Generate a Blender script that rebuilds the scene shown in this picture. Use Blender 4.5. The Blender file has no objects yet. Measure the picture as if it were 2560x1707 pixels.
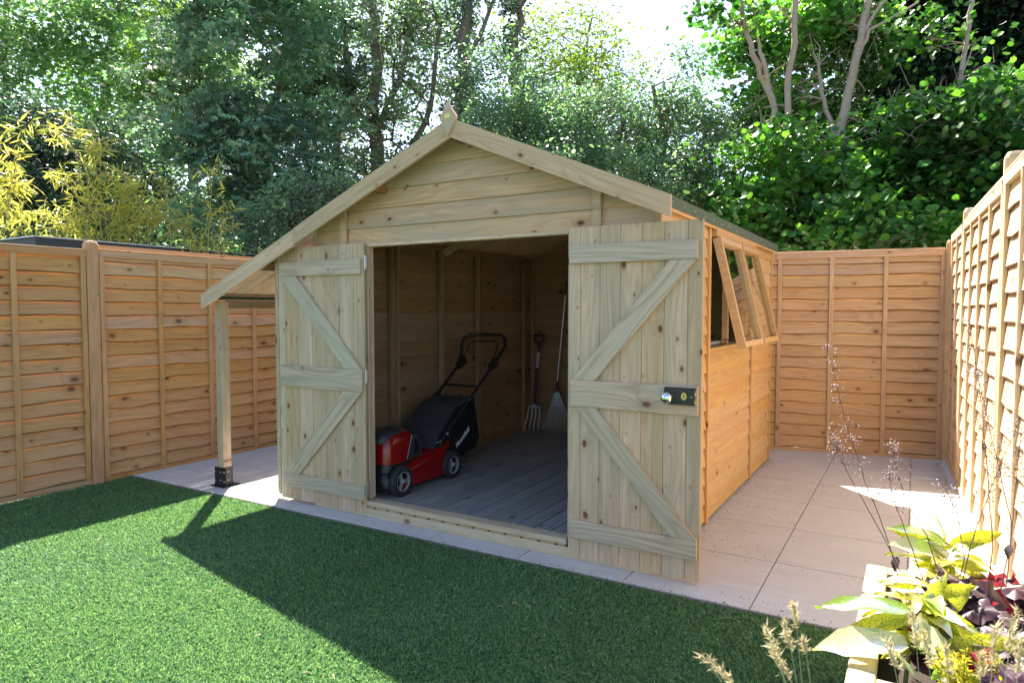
import bpy, bmesh, math, random
import numpy as np
from mathutils import Vector as V, Matrix as M
random.seed(7); rng = np.random.default_rng(11)
SC = bpy.context.scene; COL = SC.collection
R = math.radians

# ------------------------------------------------------------------ camera, world, sun, exposure
CAM = V((0, 0, 1.32)); YAW = R(30.8); PIT = R(2.65); F = 1690.0
cd = bpy.data.cameras.new('camera'); cam = bpy.data.objects.new('camera', cd); COL.objects.link(cam)
cam.location = CAM; cam.rotation_euler = (R(90) - PIT, 0, YAW)
cd.sensor_width = 36; cd.lens = F / 2560 * 36; cd.clip_start = .05; cd.clip_end = 1500
cd.dof.use_dof = True; cd.dof.focus_distance = 4.3; cd.dof.aperture_fstop = 7.0
SC.camera = cam
SUNV = V((-.56, .59, 1.0)).normalized()          # towards the sun
EL = math.asin(SUNV.z); AZ = math.atan2(SUNV.x, SUNV.y)
w = bpy.data.worlds.new('World'); SC.world = w; w.use_nodes = True
nt = w.node_tree; bg = nt.nodes['Background']; sky = nt.nodes.new('ShaderNodeTexSky')
sky.sky_type = 'NISHITA'; sky.sun_disc = False; sky.sun_elevation = EL; sky.sun_rotation = AZ
sky.air_density = 1.0; sky.dust_density = 1.0; sky.ozone_density = 1.0
nt.links.new(sky.outputs[0], bg.inputs[0]); bg.inputs[1].default_value = .082
sl = bpy.data.lights.new('sun', 'SUN'); sl.energy = 5.0; sl.angle = R(.5); sl.color = (1, .93, .82)
so = bpy.data.objects.new('sun', sl); COL.objects.link(so); so.rotation_euler = SUNV.to_track_quat('Z', 'Y').to_euler(); so.location = (0, 0, 12)
SC.view_settings.view_transform = 'Standard'; SC.view_settings.look = 'None'
SC.view_settings.gamma = 1; SC.view_settings.exposure = 2.1
SC.view_settings.use_curve_mapping = False
SC.render.engine = 'CYCLES'
SC.cycles.max_bounces = 8; SC.cycles.diffuse_bounces = 4; SC.cycles.transmission_bounces = 6

# ------------------------------------------------------------------ helpers
S = 2560 / 2352
FW = V((-math.sin(YAW) * math.cos(PIT), math.cos(YAW) * math.cos(PIT), -math.sin(PIT)))
RT = V((math.cos(YAW), math.sin(YAW), 0)); UP = RT.cross(FW)
def ray(x, y): return FW * F + RT * (x * S - 1280) - UP * (y * S - 853.5)
def at(x, y, Y):
    d = ray(x, y); return CAM + d * (Y / d.y)
def atd(x, y, dep):
    return CAM + ray(x, y) * (dep / F)
def atz(x, y, z):
    d = ray(x, y); return CAM + d * ((z - CAM.z) / d.z)

TW = {}                                             # thing/part -> world matrix
def tag(o, label=None, cat=None, group=None, kind=None):
    if label: o['label'] = label
    if cat: o['category'] = cat
    if group: o['group'] = group
    if kind: o['kind'] = kind
    return o
def thing(name, loc, label, cat, group=None, rz=0):
    o = bpy.data.objects.new(name, None); COL.objects.link(o)
    o.empty_display_size = .1
    m = M.Translation(V(loc)) @ M.Rotation(rz, 4, 'Z'); o.matrix_basis = m; TW[o] = m
    return tag(o, label, cat, group)
def link(name, me, parent=None, mw=None, smooth=False):
    o = bpy.data.objects.new(name, me); COL.objects.link(o)
    mw = mw or M.Identity(4); TW[o] = mw
    if parent is not None:
        o.parent = parent; o.matrix_basis = TW[parent].inverted() @ mw
    else: o.matrix_basis = mw
    return o
def copy_tree(o, mat=None, parent=None):
    c = o.copy(); COL.objects.link(c)
    if parent is not None: c.parent = parent
    if mat is not None: c.matrix_basis = mat; 
    TW[c] = (TW[parent] @ c.matrix_basis) if parent is not None else c.matrix_basis.copy()
    for ch in [x for x in TW if x.parent is o]: copy_tree(ch, None, c)
    return c
def frame(c, X, Y):
    X = V(X).normalized(); Y = V(Y); Y = (Y - X * Y.dot(X)).normalized(); Z = X.cross(Y)
    return M(((X.x, Y.x, Z.x, c[0]), (X.y, Y.y, Z.y, c[1]), (X.z, Y.z, Z.z, c[2]), (0, 0, 0, 1)))
def mk(name, verts, faces, mats, smooth=False, fm=None):
    me = bpy.data.meshes.new(name); me.from_pydata([tuple(v) for v in verts], [], [tuple(f) for f in faces])
    for m in (mats if isinstance(mats, (list, tuple)) else [mats]): me.materials.append(m)
    if fm: me.polygons.foreach_set('material_index', fm)
    if smooth: me.polygons.foreach_set('use_smooth', [True] * len(me.polygons))
    me.update(); return me
class MB:
    def __init__(s): s.v = []; s.f = []; s.m = []; s.sm = []
    def add(s, v, f, mi=0, sm=False):
        n = len(s.v); s.v += [tuple(a) for a in v]; s.f += [tuple(i + n for i in a) for a in f]
        s.m += [mi] * len(f); s.sm += [sm] * len(f)
    def box(s, c, d, mi=0, mat=None):
        v = [V((c[0] + x * d[0] / 2, c[1] + y * d[1] / 2, c[2] + z * d[2] / 2)) for x in (-1, 1) for y in (-1, 1) for z in (-1, 1)]
        if mat: v = [mat @ a for a in v]
        s.add(v, [(0, 1, 3, 2), (4, 6, 7, 5), (0, 4, 5, 1), (2, 3, 7, 6), (0, 2, 6, 4), (1, 5, 7, 3)], mi)
    def tube(s, pts, r, n=8, mi=0, caps=True):
        pts = [V(p) for p in pts]; rs = r if isinstance(r, (list, tuple)) else [r] * len(pts)
        vs = []; prev = None
        for i, p in enumerate(pts):
            t = (pts[min(i + 1, len(pts) - 1)] - pts[max(i - 1, 0)])
            t = t.normalized() if t.length > 1e-9 else V((0, 0, 1))
            if prev is None: a = t.orthogonal().normalized()
            else:
                a = prev - t * prev.dot(t)
                a = a.normalized() if a.length > 1e-6 else t.orthogonal().normalized()
            prev = a; b = t.cross(a)
            for k in range(n):
                an = 2 * math.pi * k / n; vs.append(p + (a * math.cos(an) + b * math.sin(an)) * rs[i])
        fs = []
        for i in range(len(pts) - 1):
            for k in range(n): fs.append((i * n + k, i * n + (k + 1) % n, (i + 1) * n + (k + 1) % n, (i + 1) * n + k))
        s.add(vs, fs, mi, True)
        if caps:
            L = len(pts) - 1
            s.add([vs[k] for k in range(n)], [tuple(range(n))[::-1]], mi); s.add([vs[L * n + k] for k in range(n)], [tuple(range(n))], mi)
    def lathe(s, prof, n=24, mi=0, mat=None, close=False):   # prof: (axial x, radius)
        vs = []
        for (a, r) in prof:
            for k in range(n):
                an = 2 * math.pi * k / n; vs.append(V((a, r * math.cos(an), r * math.sin(an))))
        if mat: vs = [mat @ v for v in vs]
        fs = []; m = len(prof)
        for i in range(m if close else m - 1):
            j = (i + 1) % m
            for k in range(n): fs.append((i * n + k, i * n + (k + 1) % n, j * n + (k + 1) % n, j * n + k))
        s.add(vs, fs, mi, True)
    def loft(s, secs, mi=0, cap=True, sm=True):
        n = len(secs[0]); vs = [p for q in secs for p in q]; fs = []
        for i in range(len(secs) - 1):
            for k in range(n): fs.append((i * n + k, i * n + (k + 1) % n, (i + 1) * n + (k + 1) % n, (i + 1) * n + k))
        s.add(vs, fs, mi, sm)
        if cap:
            s.add(secs[0], [tuple(range(n))[::-1]], mi); s.add(secs[-1], [tuple(range(n))], mi)
    def build(s, name, mats, parent=None, mw=None):
        me = mk(name, s.v, s.f, mats, fm=s.m); me.polygons.foreach_set('use_smooth', s.sm)
        return link(name, me, parent, mw)
CACHE = {}
def board(name, c, X, Y, L, W, T, mat, parent=None, ch=.002):
    """chamfered timber: local X = length, Y = width, Z = thickness, centred on c"""
    k = (round(L, 3), round(W, 3), round(T, 3), ch, mat.name)
    if k not in CACHE:
        a, b = W / 2, T / 2
        sec = [(-a + ch, -b), (a - ch, -b), (a, -b + ch), (a, b - ch), (a - ch, b), (-a + ch, b), (-a, b - ch), (-a, -b + ch)]
        v = [(-L / 2, y, z) for y, z in sec] + [(L / 2, y, z) for y, z in sec]
        f = [tuple(range(8))[::-1], tuple(range(8, 16))] + [(i, (i + 1) % 8, 8 + (i + 1) % 8, 8 + i) for i in range(8)]
        CACHE[k] = mk('board', v, f, mat)
    return link(name, CACHE[k], parent, frame(c, X, Y))
def beam(name, p, q, W, T, mat, parent=None, Y=(0, 0, 1), ch=.002):
    p = V(p); q = V(q); return board(name, (p + q) / 2, q - p, Y, (q - p).length, W, T, mat, parent, ch)
def clip(pts, nx, ny, d):                             # keep nx*x+ny*y<=d
    out = []
    for i in range(len(pts)):
        a, b = pts[i], pts[(i + 1) % len(pts)]; fa = nx * a[0] + ny * a[1] - d; fb = nx * b[0] + ny * b[1] - d
        if fa <= 0: out.append(a)
        if (fa < 0 < fb) or (fb < 0 < fa):
            t = fa / (fa - fb); out.append((a[0] + (b[0] - a[0]) * t, a[1] + (b[1] - a[1]) * t))
    return out
def prism(name, mw, pts, T, mat, parent=None):
    """polygon in the local XY plane, thickness 0..T along local Z"""
    n = len(pts)
    if n < 3: return None
    ar = sum(pts[i][0] * pts[(i + 1) % n][1] - pts[(i + 1) % n][0] * pts[i][1] for i in range(n)) / 2
    if abs(ar) < 1e-4: return None
    if ar < 0: pts = pts[::-1]
    v = [(x, y, 0) for x, y in pts] + [(x, y, T) for x, y in pts]
    f = [tuple(range(n))[::-1], tuple(range(n, 2 * n))] + [(i, (i + 1) % n, n + (i + 1) % n, n + i) for i in range(n)]
    return link(name, mk(name, v, f, mat), parent, mw)

# ------------------------------------------------------------------ materials
class NT:
    def __init__(s, name):
        s.m = bpy.data.materials.new(name); s.m.use_nodes = True; s.t = s.m.node_tree
        s.b = s.t.nodes['Principled BSDF']; s.out = s.t.nodes['Material Output']
    def n(s, typ, **kw):
        nd = s.t.nodes.new(typ)
        for k, v in kw.items(): setattr(nd, k, v)
        return nd
    def l(s, a, b): s.t.links.new(a, b)
    def put(s, nd, i, v):
        if hasattr(v, 'is_linked') or hasattr(v, 'links'): s.l(v, nd.inputs[i])
        else: nd.inputs[i].default_value = v
    def math(s, op, a, b=0.0, c=None, clamp=False):
        nd = s.n('ShaderNodeMath', operation=op, use_clamp=clamp); s.put(nd, 0, a); s.put(nd, 1, b)
        if c is not None: s.put(nd, 2, c)
        return nd.outputs[0]
    def mix(s, f, a, b, typ='MIX'):
        nd = s.n('ShaderNodeMix', data_type='RGBA', blend_type=typ); s.put(nd, 0, f)
        for i, v in ((6, a), (7, b)): s.put(nd, i, (*v, 1) if isinstance(v, tuple) and len(v) == 3 else v)
        return nd.outputs[2]
    def noise(s, vec, scale, detail=2.0, rough=.5, dist=0.0):
        nd = s.n('ShaderNodeTexNoise'); s.l(vec, nd.inputs['Vector']); nd.inputs['Scale'].default_value = scale
        nd.inputs['Detail'].default_value = detail; nd.inputs['Roughness'].default_value = rough; nd.inputs['Distortion'].default_value = dist
        return nd.outputs[0]
    def map(s, vec, sc):
        nd = s.n('ShaderNodeVectorMath', operation='MULTIPLY'); s.l(vec, nd.inputs[0]); nd.inputs[1].default_value = sc; return nd.outputs[0]
    def step(s, x, a, b):
        nd = s.n('ShaderNodeMapRange', interpolation_type='SMOOTHSTEP'); s.put(nd, 0, x); nd.inputs[1].default_value = a; nd.inputs[2].default_value = b
        return nd.outputs[0]
    def bump(s, h, st=.3, dist=.002):
        nd = s.n('ShaderNodeBump'); nd.inputs['Strength'].default_value = st; nd.inputs['Distance'].default_value = dist
        s.l(h, nd.inputs['Height']); s.l(nd.outputs[0], s.b.inputs['Normal'])
    def fin(s, col=None, rough=.5, metal=0.0, spec=.5):
        if col is not None: s.put(s.b, 'Base Color', (*col, 1) if isinstance(col, tuple) and len(col) == 3 else col)
        s.put(s.b, 'Roughness', rough); s.b.inputs['Metallic'].default_value = metal; s.b.inputs['Specular IOR Level'].default_value = spec
        return s.m
def wood(name, light, dark, knot, stain=None, knots=.45, ring=.5, var=.22, rough=.75, kscale=6.0, stamt=.5):
    g = NT(name); tc = g.n('ShaderNodeTexCoord'); oi = g.n('ShaderNodeObjectInfo')
    rnd = oi.outputs['Random']
    cb = g.n('ShaderNodeCombineXYZ'); g.l(g.math('MULTIPLY', rnd, 37.3), cb.inputs[0]); g.l(g.math('MULTIPLY', rnd, 91.7), cb.inputs[1]); g.l(g.math('MULTIPLY', rnd, 53.1), cb.inputs[2])
    add = g.n('ShaderNodeVectorMath', operation='ADD'); g.l(tc.outputs['Object'], add.inputs[0]); g.l(cb.outputs[0], add.inputs[1]); p = add.outputs[0]
    # knots
    sep = g.n('ShaderNodeSeparateXYZ'); g.l(p, sep.inputs[0])
    k2 = g.n('ShaderNodeCombineXYZ'); g.l(g.math('MULTIPLY', sep.outputs[0], .62), k2.inputs[0]); g.l(sep.outputs[1], k2.inputs[1])
    vo = g.n('ShaderNodeTexVoronoi', voronoi_dimensions='2D'); vo.inputs['Scale'].default_value = kscale * 1.3; g.l(k2.outputs[0], vo.inputs['Vector'])
    cs = g.n('ShaderNodeSeparateColor'); g.l(vo.outputs['Color'], cs.inputs[0])
    on = g.math('GREATER_THAN', cs.outputs[0], 1 - knots)
    wob = g.math('MULTIPLY', g.noise(p, 60, 2), .03)
    size = g.math('MULTIPLY_ADD', g.math('POWER', cs.outputs[1], 2.0), .09, .022)
    dd = g.math('DIVIDE', g.math('ADD', vo.outputs['Distance'], wob), size)
    kn = g.math('MULTIPLY', g.math('SUBTRACT', 1.0, g.step(dd, .7, 1.6)), on)
    halo = g.math('MULTIPLY', g.math('SUBTRACT', 1.0, g.step(dd, .8, 5.0)), on)
    n1 = g.noise(g.map(p, (.9, 7, 7)), 1.0, 1.5)
    ph = g.math('MULTIPLY_ADD', sep.outputs[1], 11.0, g.math('MULTIPLY', n1, 11.0))
    ph = g.math('ADD', ph, g.math('MULTIPLY', halo, 1.6))
    sn = g.math('SINE', g.math('MULTIPLY', ph, 6.283))
    rg = g.math('POWER', g.math('MULTIPLY_ADD', sn, .5, .5), 2.0)
    fine = g.noise(g.map(p, (4, 150, 150)), 1.0, 3, .6)
    big = g.noise(g.map(p, (.9, 9, 9)), 1.0, 3, .55)
    strk = g.noise(g.map(p, (1.2, 42, 42)), 1.0, 4, .65)
    f = g.math('ADD', g.math('MULTIPLY', rg, ring), g.math('MULTIPLY', g.math('ADD', g.math('SUBTRACT', fine, .40), g.math('MULTIPLY', g.math('SUBTRACT', strk, .42), 1.7)), .75), clamp=True)
    col = g.mix(f, light, dark)
    if stain: col = g.mix(g.math('MULTIPLY', g.step(big, .42, .66), stamt), col, stain)
    col = g.mix(g.math('MULTIPLY', g.math('POWER', halo, 2.0), .7), col, dark)
    col = g.mix(g.math('MULTIPLY', kn, .9), col, knot)
    # each board its own tone
    hs = g.n('ShaderNodeHueSaturation'); g.l(col, hs.inputs['Color'])
    g.l(g.math('MULTIPLY_ADD', g.math('FRACT', g.math('MULTIPLY', rnd, 7.77)), var, 1 - var * .55), hs.inputs['Value'])
    g.l(g.math('MULTIPLY_ADD', g.math('FRACT', g.math('MULTIPLY', rnd, 17.3)), .22, .89), hs.inputs['Saturation'])
    g.l(g.math('MULTIPLY_ADD', g.math('FRACT', g.math('MULTIPLY', rnd, 29.1)), .010, .495), hs.inputs['Hue'])
    g.bump(g.math('ADD', g.math('MULTIPLY', f, .5), fine), .35, .0015)
    return g.fin(hs.outputs[0], rough, 0, .25)
def plain(name, col, rough=.5, metal=0.0, spec=.5, nscale=None, amt=.15, bump=0):
    g = NT(name); c = (*col, 1)
    if nscale:
        tc = g.n('ShaderNodeTexCoord'); n = g.noise(tc.outputs['Object'], nscale, 4, .6)
        c = g.mix(n, tuple(x * (1 - amt) for x in col), tuple(min(1, x * (1 + amt)) for x in col))
        if bump: g.bump(n, bump, .002)
    return g.fin(c, rough, metal, spec)
def leafmat(name, cols, trans=.5, tcol=None, gloss=.05, grough=.35, mottle=None, veins=False, drift=0):
    g = NT(name); gi = g.n('ShaderNodeNewGeometry')
    cr = g.n('ShaderNodeValToRGB'); cr.color_ramp.interpolation = 'LINEAR'
    e = cr.color_ramp.elements; e[0].color = (*cols[0], 1); e[1].color = (*cols[-1], 1)
    for i, c in enumerate(cols[1:-1]): e.new((i + 1) / (len(cols) - 1)).color = (*c, 1)
    g.l(gi.outputs['Random Per Island'], cr.inputs[0]); col = cr.outputs[0]
    tc = g.n('ShaderNodeTexCoord')
    if drift:
        n = g.noise(tc.outputs['Object'], drift, 2, .5); hs = g.n('ShaderNodeHueSaturation'); g.l(col, hs.inputs['Color']); g.l(g.math('MULTIPLY_ADD', g.step(n, .36, .64), 1.1, .55), hs.inputs['Value']); g.l(g.math('MULTIPLY_ADD', n, -.06, .53), hs.inputs['Hue']); col = hs.outputs[0]
    if mottle:
        n = g.noise(tc.outputs['Object'], mottle[1], 4, .75); col = g.mix(g.step(n, mottle[2], mottle[2] + .06), col, mottle[0])
    if veins:
        n = g.noise(tc.outputs['Object'], 40, 3); col = g.mix(g.step(n, .4, .6), col, tuple(c * .55 for c in cols[0]))
    g.t.nodes.remove(g.b)
    d = g.n('ShaderNodeBsdfDiffuse'); t = g.n('ShaderNodeBsdfTranslucent'); gl = g.n('ShaderNodeBsdfGlossy'); gl.inputs['Roughness'].default_value = grough
    g.l(col, d.inputs[0])
    g.l(g.mix(1.0, col, tcol or (1.0, 1.0, .6), 'MULTIPLY') if tcol is None or True else col, t.inputs[0])
    m1 = g.n('ShaderNodeMixShader'); m1.inputs[0].default_value = trans; g.l(d.outputs[0], m1.inputs[1]); g.l(t.outputs[0], m1.inputs[2])
    fr = g.n('ShaderNodeFresnel'); fr.inputs[0].default_value = 1.42
    m2 = g.n('ShaderNodeMixShader'); g.l(g.math('MULTIPLY', fr.outputs[0], gloss * 8), m2.inputs[0])
    g.l(m1.outputs[0], m2.inputs[1]); g.l(gl.outputs[0], m2.inputs[2]); g.l(m2.outputs[0], g.out.inputs[0])
    return g.m

PALE = wood('pale_treated_timber', (.67, .48, .325), (.43, .285, .17), (.14, .045, .02), (.40, .345, .23), .62, .34, .2)
LEDGE = wood('ledge_timber', (.61, .475, .35), (.35, .265, .185), (.15, .06, .03), (.48, .43, .32), .25, .5, .12, kscale=4)
CLAD = wood('cladding_timber', (.72, .48, .31), (.46, .275, .16), (.14, .045, .025), (.44, .37, .27), .68, .32, .14, kscale=5, stamt=.7)
SIDE = wood('side_cladding_timber', (.62, .40, .19), (.43, .26, .11), (.16, .07, .03), (.52, .32, .16), .18, .3, .12)  # same shed timber, warm bounce off the fence put into the colour
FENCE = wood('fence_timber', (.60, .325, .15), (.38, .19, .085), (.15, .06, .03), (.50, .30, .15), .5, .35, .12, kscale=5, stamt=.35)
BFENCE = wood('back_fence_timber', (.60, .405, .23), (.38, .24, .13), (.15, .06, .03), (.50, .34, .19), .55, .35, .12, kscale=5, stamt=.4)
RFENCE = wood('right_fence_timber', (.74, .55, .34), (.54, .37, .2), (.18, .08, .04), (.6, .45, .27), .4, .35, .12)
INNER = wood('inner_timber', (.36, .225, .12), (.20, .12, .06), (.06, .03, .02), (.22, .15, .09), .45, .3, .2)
FLOOR = wood('floor_timber', (.36, .345, .325), (.21, .20, .19), (.08, .05, .04), (.24, .22, .2), .35, .35, .2)
RAIL = wood('sill_timber', (.62, .49, .32), (.44, .33, .2), (.2, .09, .05), (.5, .4, .28), .5, .4, .1)
PLANT = wood('planter_timber', (.62, .48, .28), (.45, .34, .18), (.18, .08, .04), None, .3, .4, .1)
FELT = plain('green_mineral_felt', (.085, .115, .07), .9, nscale=180, amt=.5, bump=.6)
STEEL = plain('galvanised_steel', (.55, .56, .58), .35, 1, nscale=40)
BLACKM = plain('black_coated_steel', (.02, .02, .022), .4, 0, .5, 60, .3)
CHROME = plain('polished_steel', (.8, .8, .82), .12, 1)
BRASS = plain('brass', (.75, .52, .18), .28, 1, nscale=60)
RED = plain('red_paint', (.26, .004, .006), .22, 0, .6, 8, .12)
BLKP = plain('black_plastic', (.012, .012, .014), .42, 0, .5, 50, .25)
GREYP = plain('dark_grey_plastic', (.035, .037, .042), .5, 0, .5, 40, .2)
RUB = plain('dusty_rubber', (.03, .032, .036), .8, 0, .3, 30, .7)
RIM = plain('grey_rim_plastic', (.28, .28, .29), .4, 0, .5, 30, .15)
FABR = plain('black_fabric', (.012, .012, .015), .85, 0, .2, 400, .4, .3)
WHITE = plain('white_print', (.75, .75, .75), .6)
TINE = plain('grey_tine_steel', (.62, .64, .68), .45, .35, nscale=30)
DARKW = plain('dark_soil', (.03, .02, .014), .95, nscale=60, amt=.5, bump=.8)
ROOFG = plain('dark_grey_fascia', (.035, .045, .055), .6, nscale=10)
ROOFL = plain('pale_grey_render', (.25, .28, .3), .6, nscale=10)
BARK = plain('grey_brown_bark', (.22, .17, .13), .9, 0, .2, 25, .5, .8)
BARKD = plain('dark_bark', (.07, .055, .04), .9, 0, .2, 20, .5, .8)
BARKP = plain('pale_bark', (.44, .33, .26), .85, 0, .2, 25, .35, .6)
GLASS = NT('window_glass'); GLASS.b.inputs['Transmission Weight'].default_value = 1; GLASS.fin((.95, .97, .96), .02); GLASS = GLASS.m

def slabmat():
    g = NT('porcelain_slab'); tc = g.n('ShaderNodeTexCoord'); oi = g.n('ShaderNodeObjectInfo')
    cb = g.n('ShaderNodeCombineXYZ'); g.l(g.math('MULTIPLY', oi.outputs['Random'], 50), cb.inputs[0]); g.l(g.math('MULTIPLY', oi.outputs['Random'], 31), cb.inputs[1])
    ad = g.n('ShaderNodeVectorMath', operation='ADD'); g.l(tc.outputs['Object'], ad.inputs[0]); g.l(cb.outputs[0], ad.inputs[1]); p = ad.outputs[0]
    n = g.noise(g.map(p, (2, 16, 1)), 1, 6, .65); n2 = g.noise(p, 3, 4, .6); n3 = g.noise(p, 140, 2, .5)
    col = g.mix(g.step(n, .35, .7), (.59, .585, .57), (.53, .52, .505))
    col = g.mix(g.math('MULTIPLY', g.step(n2, .4, .7), .5), col, (.53, .51, .48))
    geo = g.n('ShaderNodeNewGeometry'); sp = g.n('ShaderNodeSeparateXYZ'); g.l(geo.outputs['Position'], sp.inputs[0])
    zone = g.noise(geo.outputs['Position'], 1.3, 2, .5)
    speck = g.math('MULTIPLY', g.step(n3, .60, .68), g.step(zone, .48, .62))
    col = g.mix(g.math('MULTIPLY', speck, .7), col, (.22, .12, .07))
    g.bump(n3, .08, .001)
    return g.fin(col, .62, 0, .35)
SLAB = slabmat()
GROUT = plain('brown_grout', (.26, .215, .17), .95, nscale=50, amt=.4)
EARTH = plain('rough_ground', (.07, .08, .035), .95, nscale=2, amt=.5, bump=.5)
TURF = plain('turf_backing', (.03, .09, .045), .95, nscale=80, amt=.4)
BLADE = leafmat('grass_blade', [(.04, .14, .09), (.13, .30, .13), (.38, .56, .26), (.06, .21, .13)], .42, (1, 1, .6), .02, .5)

# ------------------------------------------------------------------ the setting
def sheet(name, x0, x1, y0, y1, z, mat):
    me = mk(name, [(x0, y0, z), (x1, y0, z), (x1, y1, z), (x0, y1, z)], [(0, 1, 2, 3)], mat); o = link(name, me)
    return tag(o, kind='structure')
sheet('ground', -500, 500, -500, 500, -.09, EARTH)
sheet('lawn_base', -5.40, .40, -4, 3.048, -.0205, TURF)
patio = tag(link('patio', mk('patio', [(-5.40, 3.05, -.03), (.42, 3.05, -.03), (.42, 7.2, -.03), (-5.40, 7.2, -.03),
        (-5.40, 3.05, -.0045), (.42, 3.05, -.0045), (.42, 7.2, -.0045), (-5.40, 7.2, -.0045)],
        [(4, 5, 6, 7), (0, 1, 5, 4), (1, 2, 6, 5), (2, 3, 7, 6), (3, 0, 4, 7)], GROUT)), kind='structure')
xs = [-.60 + .597 * k for k in range(-8, 2)]; xs = [-5.39] + xs + [.40]
ys = [3.052, 3.705, 4.33, 4.955, 5.58, 6.2, 6.825, 7.15]
for i in range(len(xs) - 1):
    for j in range(len(ys) - 1):
        L = xs[i + 1] - xs[i] - .006; W = ys[j + 1] - ys[j] - .009
        if L < .02: continue
        board('slab', ((xs[i] + xs[i + 1]) / 2, (ys[j] + ys[j + 1]) / 2, -.0095 + random.uniform(0, .001)), (1, 0, 0), (0, 1, 0), L, W, .018, SLAB, patio, .0012)

# artificial grass: bent blades, denser near the camera
def grass():
    N = 1000000
    x = rng.uniform(-5.37, .36, N); y = rng.uniform(.15, 3.045, N)
    # keep what a camera near the photograph's could see, thin with distance
    d = np.hypot(x, y); fx = -math.sin(YAW) * x + math.cos(YAW) * y; rx = math.cos(YAW) * x + math.sin(YAW) * y
    keep = (fx > .7) & (rx / fx < 1.1) & (rx / fx > -2.2) & (rng.random(N) < np.clip(1.25 - d * .13, .45, 1))
    keep &= ~((x > -.11) & (y > 1.82) & (y < 2.7))
    x = x[keep]; y = y[keep]; n = len(x)
    # patches of nap direction
    nap = np.sin(x * 2.1 + 1.3 * np.sin(y * 1.7)) * 1.2 + rng.normal(0, 1.1, n)
    h = rng.uniform(.010, .023, n) * (1 + .15 * np.sin(x * 5 + y * 3)); lean = rng.uniform(.15, 1.0, n)
    w = rng.uniform(.0016, .0028, n) * np.clip(.7 + .16 * np.hypot(x, y), 1, 1.5)
    dx, dy = np.cos(nap - 1.2), np.sin(nap - 1.2); th = rng.uniform(0, 2 * math.pi, n); px, py = np.cos(th) * w, np.sin(th) * w
    z0 = -.0205
    P = np.zeros((n, 5, 3), np.float32)
    P[:, 0] = np.stack([x - px, y - py, np.full(n, z0)], 1); P[:, 1] = np.stack([x + px, y + py, np.full(n, z0)], 1)
    mx, my, mz = x + dx * h * .3 * lean, y + dy * h * .3 * lean, z0 + h * .62
    P[:, 2] = np.stack([mx + px * .8, my + py * .8, mz], 1); P[:, 3] = np.stack([mx - px * .8, my - py * .8, mz], 1)
    P[:, 4] = np.stack([x + dx * h * lean, y + dy * h * lean, z0 + h * (1.05 - .3 * lean * .6)], 1)
    me = bpy.data.meshes.new('grass'); me.vertices.add(n * 5); me.vertices.foreach_set('co', P.reshape(-1))
    idx = np.arange(n, dtype=np.int32)[:, None] * 5
    loops = (idx + np.array([0, 1, 2, 3, 3, 2, 4], np.int32)).reshape(-1)
    me.loops.add(len(loops)); me.loops.foreach_set('vertex_index', loops)
    st = (np.arange(n, dtype=np.int32)[:, None] * 7 + np.array([0, 4], np.int32)).reshape(-1)
    me.polygons.add(n * 2); me.polygons.foreach_set('loop_start', st)
    me.materials.append(BLADE); me.update(calc_edges=True)
    tag(link('lawn_grass', me), 'short artificial grass of the lawn in front of the shed', 'grass', kind='stuff')
grass()

# ------------------------------------------------------------------ fences
LAPSHADE = plain('lap_shade_line', (.17, .085, .035), .95, 0, .2, 30, .5)  # dark shade line under each lap, painted onto the slat's lower edge
def slatmesh(L, H, seed, mat, wav=.007):
    r = random.Random(seed); n = 9; v = []
    for i in range(n + 1):
        x = -L / 2 + L * i / n; dz = r.uniform(-wav, wav) if wav else 0
        e_ = .0065 + r.uniform(-.003, .004); v += [(x, -H / 2 + dz, .000), (x, -H / 2 + dz, .010), (x, -H / 2 + dz + e_, .0125), (x, H / 2, .0045), (x, H / 2, -.0005)]
    f = [(0, 1, 2, 3, 4)[::-1], tuple(5 * n + k for k in (0, 1, 2, 3, 4))]; fm = [0, 0]
    for i in range(n):
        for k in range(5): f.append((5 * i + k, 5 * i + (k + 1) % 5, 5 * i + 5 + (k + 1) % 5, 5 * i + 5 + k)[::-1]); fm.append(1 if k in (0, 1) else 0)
    return mk('slat', v, f, [mat, LAPSHADE], fm=fm)
SLATS = {}
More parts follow.
